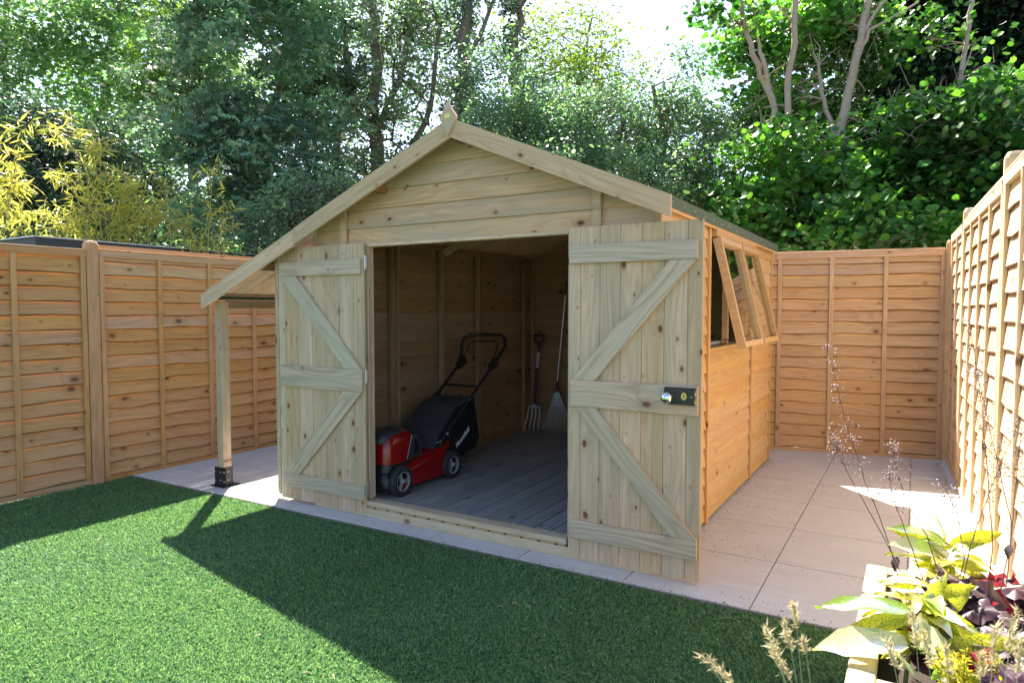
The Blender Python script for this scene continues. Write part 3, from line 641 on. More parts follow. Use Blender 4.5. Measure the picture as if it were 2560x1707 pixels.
# ------------------------------------------------------------------ lawn mower
def mower():
    O = V((-3.12, 3.71, FZ)); t = thing('lawn_mower', O, 'red and black cordless lawn mower with grass bag, parked inside the shed', 'lawn mower')
    W = M.Translation(O)
    def rr(hx, y0, y1, z, r=.06, n=5, rise=0.0):
        pts = []
        for cx, cy, a0 in ((hx - r, y1 - r, 0), (-hx + r, y1 - r, 90), (-hx + r, y0 + r, 180), (hx - r, y0 + r, 270)):
            for k in range(n):
                a = R(a0 + 90 * k / (n - 1)); x, y = cx + r * math.cos(a), cy + r * math.sin(a)
                pts.append((x, y, z + rise * max(0, (y - y0) / (y1 - y0)) ** 1.5))
        return pts
    mb = MB()
    mb.loft([rr(.205, -.33, .33, .045, .09, rise=.0), rr(.205, -.34, .33, .075, .1), rr(.200, -.34, .33, .12, .1, rise=.08), rr(.185, -.33, .33, .145, .1, rise=.11), rr(.165, -.31, .32, .155, .09, rise=.12)])
    mb.build('deck', RED, t, W)
    mb = MB(); mb.loft([rr(.19, -.375, -.24, .06, .05), rr(.19, -.385, -.24, .11, .05), rr(.165, -.365, -.24, .15, .05)]); mb.build('front_bumper', BLKP, t, W)
    mb = MB(); mb.loft([rr(.155, -.34, .12, .145, .09), rr(.152, -.34, .10, .185, .09), rr(.145, -.33, .08, .205, .08)]); mb.build('cowl_base', BLKP, t, W)
    mb = MB(); mb.loft([rr(.148, -.335, .01, .205, .08), rr(.146, -.33, .0, .30, .08), rr(.135, -.32, -.02, .365, .08, rise=.015), rr(.115, -.30, -.04, .388, .07, rise=.018)]); mb.build('cowl', RED, t, W)
    mb = MB(); mb.loft([rr(.118, -.342, -.08, .345, .07, rise=.02), rr(.118, -.342, -.08, .375, .07, rise=.02), rr(.105, -.32, -.09, .402, .06, rise=.012), rr(.06, -.28, -.12, .408, .05, rise=.008)]); mb.build('cowl_lid', GREYP, t, W)
    # grey side panel with a light trim line
    for sx in (1, -1):
        mb = MB(); x = sx * .1505
        q = [(-.13, .215), (.03, .215), (.035, .30), (-.02, .372), (-.075, .372)]
        mb.loft([[(x * .96, a, b) for a, b in q], [(x, a, b) for a, b in q]], sm=False); o = mb.build('side_panel', GREYP, t, W)
        mb = MB(); mb.tube([(x * 1.0, -.132, .217), (x * .99, -.078, .374)], .0028, 6); mb.build('trim_line', RIM, o, W)
        mb = MB(); q = [(-.07, .235), (.005, .25), (.0, .30), (-.045, .35)]; mb.loft([[(x * .98, a, b) for a, b in q], [(x * 1.01, a, b) for a, b in q]], sm=False); mb.build('vent', RIM if False else BLKP, o, W)
    mb = MB(); mb.loft([[(-.17, .19, .20), (.17, .19, .20), (.17, .33, .22), (-.17, .33, .22)], [(-.165, .21, .255), (.165, .21, .255), (.165, .33, .275), (-.165, .33, .275)]], sm=False); mb.build('rear_deck', RED, t, W)
    mb = MB(); mb.box((.145, .24, .275), (.05, .07, .002), 0, M.Rotation(R(8), 4, 'X')); mb.build('label_sticker', WHITE, t, W @ M.Translation((0, 0, -.026)))
    # wheels
    def wheel(x, y, s):
        mw = W @ M.Translation((x, y, .1)) @ (M.Rotation(R(180), 4, 'Z') if s < 0 else M.Identity(4))
        mb = MB(); r = .1; n = 36
        mb.lathe([(-.022, .066), (-.024, .088), (-.019, .097), (0, r), (.019, .097), (.024, .088), (.022, .066)], n, 0, None, True)
        ty = mb.build('wheel', RUB, t, mw)
        mb = MB()
        for k in range(24):
            for q in (-1, 1):
                mb.box((q * .0125, 0, .0985), (.017, .010, .006), 0, M.Rotation(2 * math.pi * (k + q * .25) / 24, 4, 'X'))
        mb.build('tread', RUB, ty, mw)
        mb = MB(); mb.lathe([(.0, .067), (.020, .067), (.023, .063), (.020, .059), (.0, .059)], n, 0, None, True)
        mb.lathe([(0, .017), (.022, .017), (.026, .012), (.027, .0001)], 16)
        for k in range(3):
            for q in (-.2, .2):
                mb.box((.012, 0, .038), (.008, .008, .046), 0, M.Rotation(2 * math.pi * k / 3 + q * .9 + .5, 4, 'X'))
        mb.lathe([(-.005, .059), (-.005, .0001)], 20, 1)
        mb.build('rim', [RIM, BLKP], ty, mw)
    for x, y, s in ((.208, -.265, 1), (.208, .30, 1), (-.208, -.265, -1), (-.208, .30, -1)): wheel(x, y, s)
    # bag
    pr_ = [(.14, .20), (.20, .34), (.40, .50), (.60, .545), (.69, .52), (.76, .22), (.70, .15), (.50, .115), (.28, .17)]
    def sec(x, k):
        cy = sum(a for a, b in pr_) / 9; cz = sum(b for a, b in pr_) / 9
        return [(x, cy + (a - cy) * k, cz + (b - cz) * k) for a, b in pr_]
    mb = MB(); mb.loft([sec(-.165, .93), sec(-.155, .98), sec(-.13, 1), sec(.13, 1), sec(.155, .98), sec(.165, .93)][::-1], sm=False)
    bag = mb.build('grass_bag', FABR, t, W)
    q = [(.13, .24), (.21, .36), (.42, .518), (.62, .562), (.62, .55), (.42, .50), (.22, .34), (.15, .23)]
    mb = MB(); mb.loft([[(x, a, b) for a, b in q] for x in (.168, .1, -.1, -.168)], sm=False); mb.build('bag_lid', GREYP, bag, W)
    cu = bpy.data.curves.new('bag_text', 'FONT'); cu.body = 'Mountfield'; cu.size = .052; cu.shear = .25; cu.extrude = .0004; cu.offset = .0012; cu.align_x = 'CENTER'; cu.space_character = .92
    to = bpy.data.objects.new('tmp', cu); COL.objects.link(to); dg = bpy.context.evaluated_depsgraph_get(); tm = bpy.data.meshes.new_from_object(to.evaluated_get(dg)); bpy.data.objects.remove(to)
    tm.materials.clear(); tm.materials.append(WHITE)
    an = R(33); link('bag_lettering', tm, bag, W @ frame((.1662, .515, .25), (0, math.cos(an), math.sin(an)), (0, -math.sin(an), math.cos(an))))
    # handles
    near, far = .165, -.165
    pts = lambda x: [(x, .18, .20), (x, .27, .31), (x, .70, .615), (x, .98, .815)]
    for x in (near, far):
        mb = MB(); mb.tube(pts(x), .0125, 10); mb.build('lower_handle', BLKP, t, W)
        mb = MB(); mb.lathe([(-.02, .0001), (-.02, .024), (.018, .026), (.02, .0001)], 12); mb.box((0, .0, .0), (.03, .05, .02), 0, M.Rotation(R(35), 4, 'X')); mb.build('handle_knob', BLKP, t, W @ M.Translation((x, .61, .545)))
        mb = MB(); mb.box((0, 0, 0), (.035, .11, .05), 0, M.Rotation(R(38), 4, 'X')); mb.box((0, .02, -.02), (.028, .07, .05), 0, M.Rotation(R(38), 4, 'X')); mb.build('switch_box', BLKP, t, W @ M.Translation((x * .97, .955, .80)))
        mb = MB(); mb.lathe([(-.012, .0001), (-.012, .01), (.012, .01), (.012, .0001)], 8); mb.build('bolt', STEEL, t, W @ M.Translation((x * 1.04, .30, .325)))
    loop = [(far * 1.08, .94, .79), (far * 1.1, .99, .86), (far * 1.14, 1.01, .95), (far * 1.12, 1.04, 1.0), (far * .95, 1.08, 1.022), (0, 1.12, 1.03), (near * .75, 1.14, 1.022), (near * .98, 1.14, .99), (near * 1.08, 1.11, .93), (near * 1.05, 1.03, .86), (near, .94, .79)]
    mb = MB(); mb.tube(loop, [.013, .015, .016, .016, .015, .015, .015, .016, .018, .018, .013], 10); mb.build('upper_handle', BLKP, t, W)
    mb = MB(); mb.tube([(far * .9, 1.02, .88), (far * .85, 1.06, .955), (far * .6, 1.08, .975), (near * .6, 1.08, .975), (near * .85, 1.06, .955), (near * .9, 1.0, .87)], .007, 8); mb.build('bail_bar', BLKP, t, W)
    mb = MB(); mb.tube([(far, .70, .62), (far * .9, .71, .635), (near * .9, .71, .635), (near, .70, .62)], .010, 8); mb.build('cross_bar', BLKP, t, W)
    for pp in ([(far, 1.0, .86), (-.10, .98, .80), (-.12, .93, .75), (far, .9, .74)], [(far, .68, .60), (-.13, .62, .50), (-.15, .52, .43), (far, .45, .43)], [(near, .62, .57), (.19, .5, .43), (.19, .32, .30), (.17, .22, .24)]):
        mb = MB(); mb.tube(bez(pp, 10), .0035, 6); mb.build('cable', BLKP, t, W)
def bez(p, n):
    p = [V(a) for a in p]; out = []
    for i in range(n + 1):
        t = i / n; q = list(p)
        while len(q) > 1: q = [q[k].lerp(q[k + 1], t) for k in range(len(q) - 1)]
        out.append(q[0])
    return out
mower()

# ------------------------------------------------------------------ garden fork and leaf rake against the rear wall
def fork():
    B = V((-3.29, 5.90, FZ)); t = thing('garden_fork', B, 'four-tined garden fork with black D handle leaning in the rear corner of the shed', 'fork')
    H = V((-3.315, 6.0, .335)); T_ = V((-3.30, 6.09, 1.06)); hd = (T_ - H).normalized()
    mb = MB()
    for x in (-.072, -.024, .024, .072):
        top = H + V((x * .88, 0, -.02)); mb.tube([H + V((x * .8, 0, 0)), top, H + V((x * .97, -.01, -.09)), H + V((x * 1.03 + .004, -.06, -.175)), V((B.x + x * 1.05 - .002, 5.905, FZ + .003))], [.006, .0062, .0058, .005, .0016], 6)
    mb.tube([H + V((-.062, 0, -.004)), H + V((-.045, 0, .008)), H + V((.045, 0, .008)), H + V((.062, 0, -.004))], .0065, 6); mb.tube([H, H + hd * .06], [.009, .012], 8)
    mb.build('fork_head', TINE, t)
    mb = MB(); mb.tube([H + hd * .03, H + hd * .15 + V((.003, -.008, 0)), H + hd * .40, H + hd * .62], .0145, 10); sh_ = mb.build('shaft', BLKP, t)
    mb = MB(); mb.tube([H + hd * .40, H + hd * .56], .0155, 12); mb.build('shaft_label', plain('pale_label', (.45, .42, .45), .5), sh_)
    top = H + hd * .62
    mb = MB(); mb.tube([top, top + V((-.015, 0, .03)), top + V((-.052, 0, .075)), top + V((-.056, 0, .115)), top + V((.056, 0, .115)), top + V((.052, 0, .075)), top + V((.015, 0, .03)), top], .011, 8); mb.build('d_handle', BLKP, t)
def rake():
    B = V((-3.07, 6.04, FZ)); t = thing('leaf_rake', B, 'wire-tined leaf rake with long metal shaft leaning beside the fork', 'rake')
    A = V((-3.100, 6.085, .545)); T_ = V((-3.03, 6.16, 1.61)); d = (T_ - A).normalized()
    mb = MB(); mb.tube([A, T_ - d * .13], .008, 10); mb.build('shaft', plain('silver_shaft', (.42, .47, .55), .3, 1), t)
    mb = MB(); mb.tube([T_ - d * .14, T_ - d * .13, T_], [.009, .0135, .012], 10); mb.build('grip', BLKP, t)
    mb = MB(); mb.tube([A - d * .04, A + d * .06], .014, 10); mb.box(tuple(A - d * .045), (.05, .014, .02)); mb.build('collar', BLKP, t)
    mb = MB(); n = 15; ends = []
    for k in range(n):
        s = (k / (n - 1) - .5) * 2; p0 = A + V((s * .020, 0, -.05)); p2 = V((B.x + s * .165, 6.03 + .015 * abs(s), FZ + .02 + .02 * s * s)); mid = p0.lerp(p2, .5) + V((0, .012, 0))
        mb.tube([p0, mid, p2, p2 + V((s * .004, -.03, -.012))], .0027, 5); ends.append(p0.lerp(p2, .34) + V((0, -.002, 0)))
    mb.build('tines', TINE, t)
    mb = MB(); mb.tube(ends, .006, 6); mb.tube([A + V((0, -.008, -.02)), ends[n // 2] + V((0, -.006, 0))], .006, 6); mb.build('spreader_bar', TINE, t)
    mb = MB(); mb.box((0, 0, -.065), (.052, .004, .05)); mb.build('ferrule', TINE, t, M.Translation(A))
fork(); rake()

# ------------------------------------------------------------------ leaves
def leafmesh(name, C, size, tv, tf, mat, up=.5, dirs=None, droop=0.0, seed=0):
    """C (n,3) positions, template tv (k,3) along +X, tf faces; normals biased upwards by up"""
    rg = np.random.default_rng(seed); n = len(C); k = len(tv)
    th = rg.uniform(0, 2 * np.pi, n)
    nrm = rg.normal(0, 1, (n, 3)); nrm /= np.linalg.norm(nrm, axis=1)[:, None]; nrm[:, 2] = np.abs(nrm[:, 2]) * (1 - up) + up * 1.2
    nrm /= np.linalg.norm(nrm, axis=1)[:, None]
    a = np.stack([np.cos(th), np.sin(th), -droop + rg.normal(0, .25, n)], 1) if dirs is None else dirs
    a = a - nrm * (a * nrm).sum(1)[:, None]; a /= np.linalg.norm(a, axis=1)[:, None] + 1e-9
    b = np.cross(nrm, a); s = (size if np.ndim(size) else rg.uniform(size * .65, size * 1.3, n))[:, None, None]
    tv = np.array(tv, float)
    P = C[:, None, :] + s * (tv[None, :, 0:1] * a[:, None, :] + tv[None, :, 1:2] * b[:, None, :] + tv[None, :, 2:3] * nrm[:, None, :])
    me = bpy.data.meshes.new(name); me.vertices.add(n * k); me.vertices.foreach_set('co', P.astype(np.float32).reshape(-1))
    fl_ = np.array([i for f in tf for i in f], np.int32); ln = np.array([len(f) for f in tf], np.int32); st = np.concatenate([[0], np.cumsum(ln)[:-1]]).astype(np.int32)
    loops = (np.arange(n, dtype=np.int32)[:, None] * k + fl_).reshape(-1); me.loops.add(len(loops)); me.loops.foreach_set('vertex_index', loops)
    me.polygons.add(n * len(tf)); me.polygons.foreach_set('loop_start', (np.arange(n, dtype=np.int32)[:, None] * len(fl_) + st).reshape(-1))
    me.materials.append(mat); me.update(calc_edges=True); return me
OVAL = ([(0, 0, 0), (.45, .26, .06), (1, 0, -.05), (.45, -.26, .06)], [(0, 2, 1), (0, 3, 2)])
ROUND = ([(0, 0, 0), (.18, .38, .04), (.6, .46, .03), (1.0, 0, -.08), (.6, -.46, .03), (.18, -.38, .04), (.5, 0, -.02)], [(0, 6, 1), (1, 6, 2), (2, 6, 3), (3, 6, 4), (4, 6, 5), (5, 6, 0)])
LANCE = ([(0, 0, 0), (.3, .055, .01), (.3, -.055, .01), (.7, .045, -.04), (.7, -.045, -.04), (1, 0, -.14)], [(0, 2, 1), (1, 2, 4, 3), (3, 4, 5)])
PINN = ([(0, 0, 0), (.2, .22, 0), (.32, .03, 0), (.5, .26, 0), (.6, .03, 0), (.8, .2, 0), (1, 0, -.1), (.8, -.2, 0), (.6, -.03, 0), (.5, -.26, 0), (.32, -.03, 0), (.2, -.22, 0)],
        [(0, 2, 1), (2, 4, 3), (4, 6, 5), (6, 8, 7), (8, 10, 9), (10, 0, 11), (0, 10, 2), (2, 10, 8, 4), (4, 8, 6)])
def blob_points(blobs, nclump, rg, shell=.55):
    vol = np.array([b[3] * b[4] * b[5] for b in blobs]); pick = rg.choice(len(blobs), nclump, p=vol / vol.sum())
    d = rg.normal(0, 1, (nclump, 3)); d /= np.linalg.norm(d, axis=1)[:, None]; r = shell + (1 - shell) * rg.random(nclump) ** .7
    B = np.array(blobs)[pick]; return B[:, :3] + d * r[:, None] * B[:, 3:6]
def tree(name, label, stems, blobs, nclump, nleaf, lsize, tmpl, lmat, bark, seed, spread=.28, up=.4, group='trees behind the fences', nbr=40, flat=.6, shell=.45, cat='tree', bare=0, br_r=.02):
    rg = np.random.default_rng(seed); base = V(stems[0][0][:3]); base.z = 0
    t = thing(name, base, label, cat, group)
    mb = MB(); nodes = []
    for st in stems:
        pts = [V(p[:3]) for p in st]; rs = [p[3] for p in st]; fine_ = []; fr_ = []
        for i in range(len(pts) - 1):
            for q in range(4):
                f_ = q / 4; p = pts[i].lerp(pts[i + 1], f_) + V(rg.normal(0, rs[i] * .35, 3)); fine_.append(p); fr_.append(rs[i] + (rs[i + 1] - rs[i]) * f_)
        fine_.append(pts[-1]); fr_.append(rs[-1]); mb.tube(fine_, fr_, 8); nodes += [(p, r) for p, r in zip(fine_, fr_) if p.z > 1.0]
    C = blob_points(blobs, nclump, rg, shell)
    for i in range(min(nbr, nclump)):
        tgt = V(C[i]); below = [q for q in nodes if q[0].z < tgt.z + .3] or nodes
        p, r = min(below, key=lambda q: (q[0] - tgt).length + rg.random() * .8)
        mid = p.lerp(tgt, .45) + V(rg.normal(0, .12, 3)) + V((0, 0, .12)); m2 = p.lerp(tgt, .75) + V(rg.normal(0, .12, 3)); r0 = min(r * .55, br_r)
        mb.tube([p, p.lerp(mid, .5) + V(rg.normal(0, .04, 3)), mid, m2, tgt], [r0, r0 * .8, r0 * .62, r0 * .4, r0 * .15], 5, caps=False)
        for s_ in range(4):
            e_ = m2 + V(rg.normal(0, .3, 3)); mb.tube([mid.lerp(m2, rg.random()), e_.lerp(m2, .4) + V(rg.normal(0, .04, 3)), e_], [r0 * .35, r0 * .25, r0 * .1], 4, caps=False)
    mb.build('trunk', bark, t)
    off = rg.normal(0, 1, (nclump, nleaf, 3)) * np.array([spread, spread, spread * flat]); sc_ = rg.uniform(.55, 1.35, (nclump, 1, 1))
    Pp = (C[:, None, :] + off * sc_).reshape(-1, 3)
    link('crown', leafmesh('crown', Pp, lsize, *tmpl, lmat, up, None, .3, seed + 1), t)
    return t

L_DARK = leafmat('dark_leaf', [(.03, .075, .055), (.055, .12, .07), (.09, .17, .08)], .5, (1, 1, .65), .10, .42, drift=.9)
L_ASH = leafmat('blue_green_leaf', [(.10, .22, .14), (.16, .30, .17), (.23, .38, .19)], .55, (1, 1, .7), .10, .42, drift=.9)
L_LIGHT = leafmat('light_green_leaf', [(.15, .31, .14), (.23, .42, .17), (.32, .52, .20)], .62, (1, 1, .6), .08, .35, drift=.7)
L_YEL = leafmat('yellow_green_leaf', [(.12, .22, .02), (.2, .33, .03), (.28, .4, .05)], .62, (1, 1, .5), .05, .4)
L_MID = leafmat('mid_green_leaf', [(.09, .20, .12), (.15, .29, .14), (.24, .40, .17)], .55, (1, 1, .65), .10, .42, drift=1.1)
L_HAZ = leafmat('hazel_leaf', [(.045, .18, .03), (.08, .25, .04), (.16, .38, .05), (.05, .21, .05)], .58, (1, 1, .45), .07, .35, drift=1.0)
L_BAM = leafmat('bamboo_leaf', [(.42, .52, .08), (.62, .66, .12), (.80, .74, .16), (.70, .55, .15)], .66, (1, 1, .8), .05, .35)
L_YEW = leafmat('conifer_needle', [(.012, .028, .016), (.02, .045, .022), (.035, .07, .028)], .15, (1, 1, .6), .04, .4)

def B_(x, y, d, rx, rz, ry=None):                   # blob centred where the photograph shows a mass of leaves
    p = atd(x, y, d); return (p.x, p.y, p.z, rx, ry or rx, rz)
def ST(*a):                                          # a stem through photographed points: (x, y, depth, radius)
    return [(*atd(x, y, d)[:], r) for x, y, d, r in a]
# left to right, far to near
tree('ash_tree', 'tall pale green ash tree at the far left, sunlit from behind', [ST((240, 700, 17, .16), (225, 300, 17, .12), (260, 60, 17, .07), (300, -60, 17, .03)), ST((10, 700, 16, .13), (8, 250, 16, .10), (15, 0, 16, .06))],
     [B_(250, 150, 17, 2.3, 2.2), B_(400, 300, 17, 1.8, 1.4), B_(120, 60, 16, 1.8, 1.5), B_(330, 40, 17, 1.8, 1.2), B_(40, 200, 16, 1.3, 1.6)], 250, 85, .15, OVAL, L_LIGHT, BARK, 21, .36, .3)
tree('yellow_green_tree', 'yellow-green leafy tree between the pale ash and the dark ash', [ST((450, 700, 16, .12), (440, 300, 16, .1), (430, 0, 16, .05))],
     [B_(430, 90, 15.5, 1.0, 1.7), B_(500, 200, 15.5, .9, 1.0), B_(380, 180, 15.5, .8, .9)], 70, 90, .13, OVAL, L_YEL, BARK, 22, .35, .3, nbr=20)
tree('holly_tree', 'dark blue-green holly behind the yellow bamboo', [ST((120, 700, 12, .10), (130, 450, 12, .07), (150, 300, 12, .03))],
     [B_(60, 370, 12, 1.5, 1.2), B_(220, 420, 12.3, 1.4, 1.2), B_(330, 500, 12, 1.1, .9), B_(100, 520, 12, 1.6, .9), B_(10, 300, 12, .9, .9)], 260, 110, .10, OVAL, L_DARK, BARKD, 23, .23, .35, nbr=30)
tree('ash_tree', 'blue-green ash with feathery leaves left of the shed roof', [ST((560, 700, 12, .13), (600, 430, 12, .10), (640, 200, 12, .07), (700, 0, 12, .04)), ST((600, 430, 12, .07), (480, 300, 12, .05), (420, 180, 12, .03)), ST((700, 700, 12, .1), (760, 420, 12, .08), (800, 200, 12.5, .05), (790, 0, 12.5, .03))],
     [B_(600, 130, 12, 1.5, 1.5), B_(480, 380, 11.5, 1.2, 1.2), B_(640, 360, 11.3, 1.2, 1.0), B_(740, 150, 12, 1.0, 1.6), B_(560, 500, 11.2, 1.1, .6), B_(700, 470, 11.4, .9, .7), B_(400, 250, 12, .9, .8), B_(560, -60, 12, 1.6, .8)], 300, 72, .17, PINN, L_ASH, BARK, 24, .24, .45, nbr=60, br_r=.03)
tree('laurel_shrub', 'bright green shrub just above the long left slope of the shed roof', [ST((640, 700, 9.3, .05), (650, 560, 9.3, .04), (700, 450, 9.3, .02))],
     [B_(650, 520, 9.2, .62, .42), B_(720, 440, 9.4, .5, .35), B_(590, 570, 9.0, .5, .28), B_(790, 430, 9.6, .35, .3)], 100, 70, .06, OVAL, L_MID, BARKD, 25, .13, .4, cat='shrub', nbr=20)
tree('bare_branched_tree', 'thinly leaved tree with a web of bare branches behind the shed peak', [ST((868, 700, 14, .17), (860, 330, 14, .14), (864, 150, 14, .11), (850, -60, 14, .08)), ST((862, 300, 14, .07), (920, 180, 14, .06), (950, -20, 14, .04)), ST((864, 330, 14, .06), (800, 220, 14, .045), (740, 120, 14, .03), (700, 20, 14, .02)), ST((930, 700, 13.5, .10), (925, 400, 13.5, .08), (990, 250, 13.5, .05), (1010, 60, 13.5, .04))],
     [B_(860, 130, 14, 2.0, 1.9), B_(930, 330, 13.5, 1.2, .9), B_(780, 300, 13.8, 1.1, 1.1), B_(900, 0, 14, 1.8, 1.0), B_(830, 420, 13.5, 1.0, .8)], 210, 60, .11, OVAL, L_MID, BARK, 26, .24, .35, nbr=150, br_r=.035)
tree('ivy_covered_tree', 'ivy-wrapped trunk rising right behind the shed peak', [ST((1075, 700, 13, .16), (1060, 350, 13, .14), (1062, 150, 13, .12), (1080, -60, 13, .09)), ST((1062, 160, 13, .05), (1110, 60, 13, .04), (1150, -40, 13, .03)), ST((1190, 300, 13, .1), (1185, 80, 13, .08), (1205, -40, 13, .06))],
     [B_(1060, 250, 12.9, .33, 1.5), B_(1065, 60, 12.9, .35, .9), B_(1180, 90, 12.9, .38, .8), B_(950, 430, 12.6, .8, .7)], 110, 80, .09, OVAL, L_DARK, BARK, 27, .16, .3, nbr=60, br_r=.03)
tree('blossom_shrub', 'pale yellow-green tall shrub top against the white sky, right of the ivy', [ST((1300, 500, 14, .07), (1330, 200, 14, .04), (1360, 40, 14, .02))],
     [B_(1250, 110, 14, .95, .8), B_(1350, 90, 14, .8, .65), B_(1420, 170, 14, .8, .8), B_(1300, 220, 13.5, 1.2, .8)], 110, 60, .09, OVAL, L_YEL, BARK, 28, .28, .3, nbr=50, br_r=.02)
tree('blackthorn_thicket', 'wide grey-green small-leaved thicket behind the right slope of the shed roof', [ST((1150, 700, 11.5, .09), (1180, 350, 11.5, .06), (1200, 200, 11.5, .03)), ST((1380, 700, 11, .09), (1400, 400, 11, .07), (1440, 250, 11, .04)), ST((1560, 700, 10.5, .08), (1540, 400, 10.5, .06), (1500, 200, 10.5, .03))],
     [B_(1130, 230, 11.5, .9, .9), B_(1240, 300, 11.2, 1.1, 1.0), B_(1400, 330, 11, 1.3, 1.0), B_(1540, 350, 10.8, 1.0, 1.0), B_(1300, 430, 10.6, 1.3, .8), B_(1480, 480, 10.2, 1.3, .8), B_(1620, 450, 10, .9, .9), B_(1640, 230, 11, .6, .8), B_(1580, 560, 10, 1.0, .5), B_(1120, 330, 11, .8, .6), B_(1590, 170, 11, .35, .4), B_(1660, 330, 10.6, .6, .5), B_(1560, 260, 11, .55, .4)], 640, 105, .074, OVAL, L_MID, BARK, 29, .2, .3, nbr=110)
tree('hazel_tree', 'multi-stemmed hazel with big bright leaves and pale trunks behind the back fence', [
        ST((1898, 640, 9.2, .12), (1900, 520, 9.2, .10), (1905, 440, 9.2, .08), (1925, 330, 9.2, .062), (1955, 180, 9.2, .056), (1985, 60, 9.2, .05), (2005, -60, 9.2, .045)),
        ST((1900, 560, 9.3, .07), (1800, 420, 9.4, .05), (1772, 300, 9.4, .043), (1776, 245, 9.4, .042), (1745, 170, 9.4, .038), (1718, 80, 9.4, .035), (1690, -40, 9.4, .03)),
        ST((1776, 245, 9.4, .04), (1750, 130, 9.3, .03), (1740, 85, 9.3, .015)),
        ST((1895, 560, 9.3, .07), (1812, 300, 9.3, .045), (1808, 240, 9.3, .045), (1820, 100, 9.3, .042), (1835, -60, 9.3, .036)),
        ST((1965, 140, 9.2, .03), (2000, 70, 9.1, .022), (2110, 5, 9.0, .012)), ST((1965, 110, 9.2, .03), (2010, 30, 9.1, .022), (2060, -30, 9.0, .014)),
        ST((1925, 330, 9.2, .03), (1890, 230, 9.5, .03), (1880, 150, 9.5, .02))],
     [B_(1850, 60, 10.4, 1.1, .7), B_(1950, 130, 10.3, .7, .55), B_(1700, 20, 9.4, .45, .25), B_(1800, 380, 8.9, .75, .5), B_(1930, 420, 8.7, .85, .5), B_(2080, 430, 8.6, .9, .6), B_(1860, 280, 10.5, .9, .5), B_(2200, 500, 8.4, .8, .5), B_(1700, 480, 8.9, .6, .45), B_(1950, 530, 8.5, 1.2, .4), B_(1780, 570, 8.8, .8, .35), B_(1720, 110, 10.6, .55, .4), B_(1660, 30, 9.4, .3, .18), B_(1745, 240, 10.7, .6, .45), B_(1640, 420, 9.2, .3, .25)], 520, 46, .09, ROUND, L_HAZ, BARKP, 30, .20, .45, nbr=120, flat=.45, shell=.3, br_r=.018)
tree('hazel_tree', 'hazel at the right edge above the sunlit fence, with a leaning stem', [ST((2230, 640, 8.0, .06), (2150, 420, 8.2, .035), (2200, 230, 8.2, .03), (2225, 60, 8.2, .025), (2240, -40, 8.2, .02))],
     [B_(2220, 300, 8.0, .8, .5), B_(2110, 290, 8.3, .5, .3), B_(2140, 70, 8.3, .22, .2), B_(2290, 420, 7.8, .6, .4), B_(2250, 560, 7.8, .6, .3), B_(2340, 330, 8.0, .4, .25), B_(2180, 90, 8.3, .4, .12), B_(2310, 190, 8.2, .4, .12), B_(2090, 220, 8.5, .3, .15)], 175, 46, .088, ROUND, L_HAZ, BARKP, 31, .18, .45, nbr=50, flat=.45, shell=.3, br_r=.014)
tree('yew_tree', 'black-green yew filling the top right corner behind the hazels', [ST((2320, 700, 11, .2), (2300, 400, 11, .17), (2320, 200, 11, .12), (2300, -60, 11, .08)), ST((2060, 700, 11, .1), (2080, 300, 11, .07), (2100, 0, 11, .04))],
     [B_(2280, 90, 11, 1.5, 1.5), B_(2100, 180, 11.3, 1.0, 1.5), B_(2240, 330, 11, 1.2, .6), B_(2380, 250, 11, 1.0, 1.3), B_(2020, 300, 11.4, .8, 1.0), B_(2060, 20, 11.5, .9, .9), B_(2200, -20, 11, 1.4, .9), B_(2340, 20, 11, 1.2, .9)], 560, 150, .12, OVAL, L_YEW, BARKD, 32, .24, .3, nbr=110, br_r=.03)
tree('elder_tree', 'low dark leafy tree filling the gap behind the hazels above the back fence', [ST((1850, 700, 12, .08), (1880, 500, 12, .05), (1900, 400, 12, .03))],
     [B_(1750, 520, 12, 1.4, .8), B_(2000, 480, 12, 1.5, .9), B_(1880, 330, 12.3, 1.2, .9), B_(2200, 560, 11.5, 1.2, .5)], 170, 80, .10, OVAL, L_ASH, BARKD, 33, .3, .35, nbr=30)
# far wood closing the view low down
rgw = np.random.default_rng(5); nw = 42000
ang = rgw.uniform(-1.35, .35, nw); dist = rgw.uniform(21, 27, nw); hz = rgw.uniform(0, 1, nw) ** .9 * (5.6 + 1.4 * np.sin(ang * 9) + .8 * np.sin(ang * 23 + 1))
Wp = np.stack([np.sin(ang) * dist, np.cos(ang) * dist, hz], 1)
tag(link('far_wood', leafmesh('far_wood', Wp, .34, *OVAL, L_LIGHT, .3, None, .2, 77)), 'mass of distant green trees seen through the gaps', 'woodland', kind='stuff')

